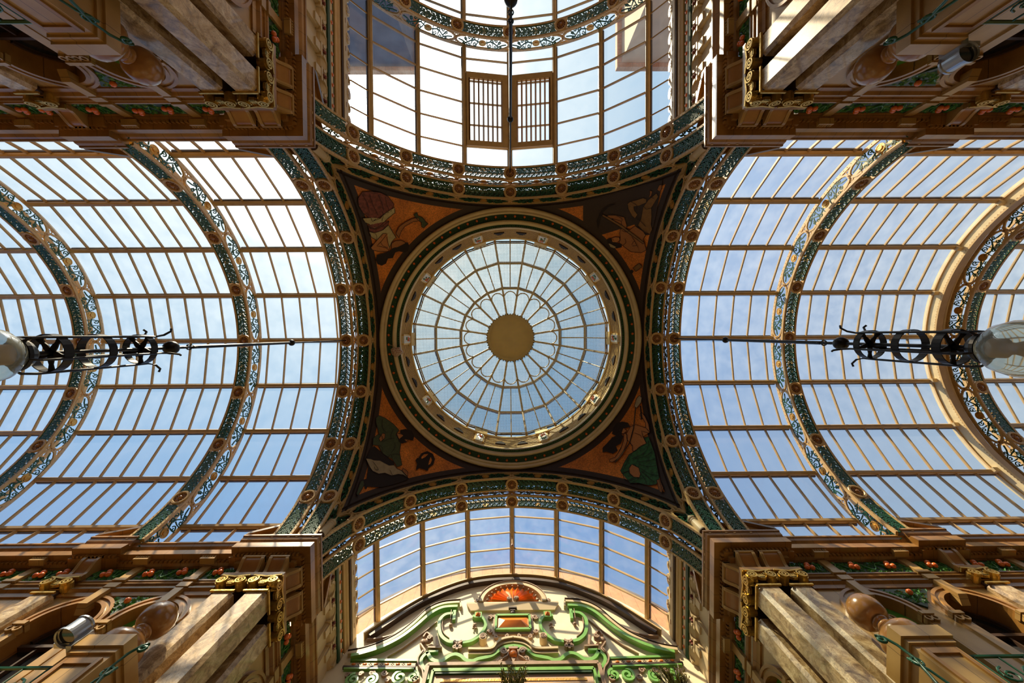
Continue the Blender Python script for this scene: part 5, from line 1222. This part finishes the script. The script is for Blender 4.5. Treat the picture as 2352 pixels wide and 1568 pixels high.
lantern(0.0, -4.389, -0.08, 'black iron rod of a lantern hanging from the arch at the top centre')

# ================================================================== PEDESTALS, FINIALS, IRONWORK
for (sx, sy), qn in QN.items():
    Q = quad(sx, sy); F = lambda s_, n, z_: Q(s_, n, z_)
    s0, s1, n0 = 4.47, 5.08, 3.37
    root = thing('balcony_pedestal', Q((s0+s1)/2, 3.7, 2.2), 'square panelled balcony pedestal near the %s corner of the photo' % qn, 'pedestal', 'balcony pedestals')
    e = MB()
    e.box(s0, s1, n0, 4.0, 4.24, 4.40, lambda p: F(*p)); e.box(s0+.03, s1-.03, n0+.03, 4.03, 4.18, 4.24, lambda p: F(*p)); build('cap', e, 'terral', root)
    e = MB(); e.box(s0+.06, s1-.06, n0+.06, 4.05, 2.2, 4.18, lambda p: F(*p)); build('die', e, 'terral', root)
    e = MB()
    for a, b_, c, d in ((s0+.10, s1-.10, 4.05, 4.12), (s0+.10, s0+.15, 2.4, 4.05), (s1-.15, s1-.10, 2.4, 4.05)): e.box(a, b_, n0+.035, n0+.07, c, d, lambda p: F(*p))
    build('panel_moulding', e, 'terra', root)
    c = Q(4.77, 3.64, 0); X = lambda a, b_, z_: (c[0]+a, c[1]+b_, z_)
    root = thing('egg_finial', (c[0], c[1], 4.40), 'glossy amber egg shaped finial on the balcony pedestal at the %s' % qn, 'finial', 'egg shaped finials')
    e = MB(); e.lathe([(.25, 4.40), (.27, 4.46), (.26, 4.53), (.20, 4.60), (.12, 4.64), (.075, 4.66), (.06, 4.67), (.055, 4.70)], 28, X); dm = build('gadrooned_foot', e, 'egg', root, smooth=True)
    e = MB(); e.lathe([(.055, 4.66), (.095, 4.68), (.105, 4.70), (.095, 4.72), (.075, 4.73), (.10, 4.75), (.11, 4.77), (.10, 4.79), (.07, 4.80)], 24, X); build('neck_rings', e, 'egg', root, smooth=True)
    e = MB(); e.lathe([(.07, 4.79), (.145, 4.81), (.195, 4.86), (.217, 4.94), (.21, 5.02), (.178, 5.09), (.125, 5.14), (.06, 5.17), (.001, 5.18)], 28, X); build('egg', e, 'egg', root, smooth=True)
    # green ironwork beside the pedestal
    root = thing('iron_scroll', Q(4.40, 3.5, 3.2), 'dark green wrought iron scroll beside the pedestal at the %s' % qn, 'ironwork', 'green iron scrolls')
    e = MB(); G = lambda s_, z_: Q(s_, 3.46, z_)
    P = spiral(4.30, 4.30, .06, pi/2+.3, 1.3, -1, 18, .2)[::-1]+[(4.36, 4.33), (4.41, 4.22), (4.42, 4.05), (4.36, 3.85), (4.28, 3.6), (4.25, 3.2)]
    e.tube([G(*p) for p in P], .016, 7); e.tube([G(4.46, 3.2), G(4.47, 3.6), G(4.42, 3.9), G(4.34, 4.05)], .014, 7); build('stem_scroll', e, 'green', root, smooth=True)
    e = MB(); e.tube([G(4.40+.05*cos(t_*pi/8), 4.0+.05*sin(t_*pi/8)) for t_ in range(17)], .013, 6); build('iron_ring', e, 'green', root)
    e = MB(); e.ball(G(4.30, 4.31), .022, 8, 6); build('scroll_eye', e, 'green', root)
    # balcony railing beyond the pedestal
    root = thing('balcony_railing', Q(6.1, 3.5, 3.1), 'green iron balcony railing with scrolls beyond the %s pedestal' % qn, 'railing', 'green balcony railings')
    e = MB(); 
    for zz in (4.10, 3.25): e.tube([Q(5.05, 3.5, zz), Q(7.2, 3.5, zz)], .02, 6)
    build('rails', e, 'green', root)
    e = MB(); s_ = 5.25
    while s_ < 7.1:
        e.tube([Q(s_-.12, 3.5, 3.27), Q(s_-.12, 3.5, 4.09)], .011, 6)
        for d in (1, -1): e.tube([Q(a, 3.5, z_) for a, z_ in spiral(s_+.02, 3.68+.19*d, .10, pi/2*d, 1.4, d, 16, .2)], .012, 6)
        s_ += .28
    build('rail_scrolls', e, 'green', root)
    e = MB(); e.box(5.05, 7.25, 3.44, 4.05, 3.05, 3.22, lambda p: Q(*p)); o = build('balcony_slab', e, 'terral', None, loc=Q(6.1, 3.8, 3.05)); tag(o, 'buff balcony slab under the railing at the %s' % qn, 'balcony', 'balcony slabs')
for (sx, sy) in ((1, -1), (-1, 1)):
    Q = quad(sx, sy); qn = QN[(sx, sy)]; c = Q(5.20, 3.33, 0); X = lambda a, b_, z_: (c[0]+a, c[1]+b_, z_)
    root = thing('floodlight', (c[0], c[1], 4.0), 'grey cylindrical floodlight clamped beside the pedestal at the %s' % qn, 'light', 'grey floodlights')
    e = MB(); e.lathe([(.105, 4.30), (.12, 4.29), (.12, 4.32), (.105, 4.33), (.105, 4.48), (.115, 4.49), (.115, 4.51), (.09, 4.53), (.001, 4.54)], 24, X); build('housing', e, 'steel', root, smooth=False)
    e = MB(); e.lathe([(.001, 4.33), (.102, 4.33), (.102, 4.34)], 24, X); build('lens', e, 'lens', root)
    e = MB(); e.box(5.04, 5.36, 3.41, 3.47, 4.32, 4.44, lambda p: Q(*p)); e.box(5.04, 5.10, 3.36, 3.44, 4.22, 4.46, lambda p: Q(*p)); build('bracket', e, 'steel', root)
# foil balloon caught under the dome ring
p = np.array([-3.16, 0.33, 10.40])
root = thing('foil_balloon', tuple(p), 'small crumpled patterned foil balloon caught under the left of the dome ring', 'balloon')
e = MB(); e.ball(tuple(p), .15, 14, 10, (1.1, .9, .8))
e.v = [(x+.02*sin(37*y+11*z_), y+.02*sin(29*x+9*z_), z_) for x, y, z_ in e.v]; build('balloon', e, 'foil', root, smooth=True)
e = MB(); e.tube([tuple(p), (p[0]-.08, p[1]-.15, 10.42), (p[0]-.22, p[1]-.19, 10.48)], .006, 5); build('string', e, 'foil', root)
# shrubs on the sill of the gable
for (x, lab) in ((-.02, 'leafy shrub rising in front of the pale panel at bottom centre'), (3.05, 'leafy shrub at the right foot of the gable')):
    root = thing('potted_shrub', (x, 6.45, 6.45), lab, 'plant', 'shrubs below the gable')
    e = MB(); L = MB()
    for i in range(26):
        a = random.uniform(0, 2*pi); t_ = random.uniform(.15, .5); tip = (x+.75*t_*cos(a), 6.45+.25*t_*sin(a), 6.75+random.uniform(.25, .55)); e.tube([(x, 6.45, 6.6), ((x+tip[0])/2, 6.45, 6.85), tip], .007, 4)
        for j in range(26):
            f = random.uniform(.4, 1.05); c = [x+(tip[0]-x)*f+random.uniform(-.04, .04), 6.45+(tip[1]-6.45)*f+random.uniform(-.04, .04), 6.6+(tip[2]-6.6)*f+random.uniform(-.03, .03)]
            u_ = Vector((random.uniform(-1, 1), random.uniform(-1, 1), random.uniform(-1, 1))).normalized()*.036; w_ = u_.orthogonal().normalized()*.017
            L.add([tuple(Vector(c)-u_), tuple(Vector(c)+w_), tuple(Vector(c)+u_), tuple(Vector(c)-w_)], [(0, 1, 2, 3)])
    build('stems', e, 'umber', root); build('leaves', L, 'plant', root)
    e = MB(); e.lathe([(.001, 6.4), (.12, 6.4), (.16, 6.62), (.18, 6.64), (.15, 6.66), (.001, 6.62)], 20, lambda a, b_, c: (x+a, 6.45+b_, c)); build('pot', e, 'terra', root)
e = MB(); e.box(-3.75, 3.75, 6.2, GY, 6.28, 6.40); o = build('trim_sill', e, 'terral'); o['kind'] = 'structure'

# ================================================================== OUTSIDE THE ROOF, FLOOR
root = thing('brick_parapet', (0, 7.1, 10.2), 'orange brick parapet seen through the glass above the gable', 'wall')
e = MB(); e.ribbon([(4.62*sin(a), ZC+4.62*cos(a)) for a in [rad(-75)+i*rad(150)/40 for i in range(41)]], 0.95, -0.56, -0.33, GF); build('brickwork', e, 'brick', root)
e = MB(); e.ribbon([(5.12*sin(a), ZC+5.12*cos(a)) for a in [rad(-75)+i*rad(150)/40 for i in range(41)]], 0.07, -0.60, -0.31, GF); build('coping', e, 'slate', root)
root = thing('neighbouring_roof', (-9, -17, 11), 'dark slate building beyond the glass at the upper left', 'building')
e = MB(); e.box(-14, -4.6, -24, -13.2, 7, 18.6); build('wall_block', e, 'slate', root)
e = MB(); e.box(-14.2, -4.4, -24.2, -13.0, 18.6, 18.9); build('roof_coping', e, 'brick', root)
root = thing('neighbouring_building', (8, -17, 11), 'peach rendered building, sun glow in its colour, beyond the glass at the upper right', 'building')
e = MB(); e.box(5.2, 16, -26, -12.6, 7, 17.5); build('wall_block', e, 'render', root)
e = MB(); e.box(5.0, 16.3, -26.3, -12.4, 17.5, 17.8); build('parapet', e, 'brick', root)
e = MB(); e.box(-30, 30, -30, 30, -1.62, -1.5); o = build('floor', e, 'floor'); o['kind'] = 'structure'
for x0 in (-16.0, 16.0):
    e = MB(); e.box(min(x0, x0*1.02), max(x0, x0*1.02), -4.4, 4.4, -1.5, 6.9); o = build('wall_end', e, 'plain'); o['kind'] = 'structure'
for (x0, x1, y0, y1) in ((-16, -4.4, -9, -4.4), (4.4, 16, -9, -4.4), (-16, -4.4, 4.4, 9), (4.4, 16, 4.4, 9), (-9, -4.4, -13, -9), (4.4, 9, -13, -9)):
    e = MB(); e.box(x0, x1, y0, y1, -1.5, 7.0); o = build('wall_mass', e, 'plain'); o['kind'] = 'structure'
for o in list(bpy.data.objects):
    if o.type == 'MESH' and o.parent is None and 'label' not in o and 'kind' not in o: o['kind'] = 'structure'
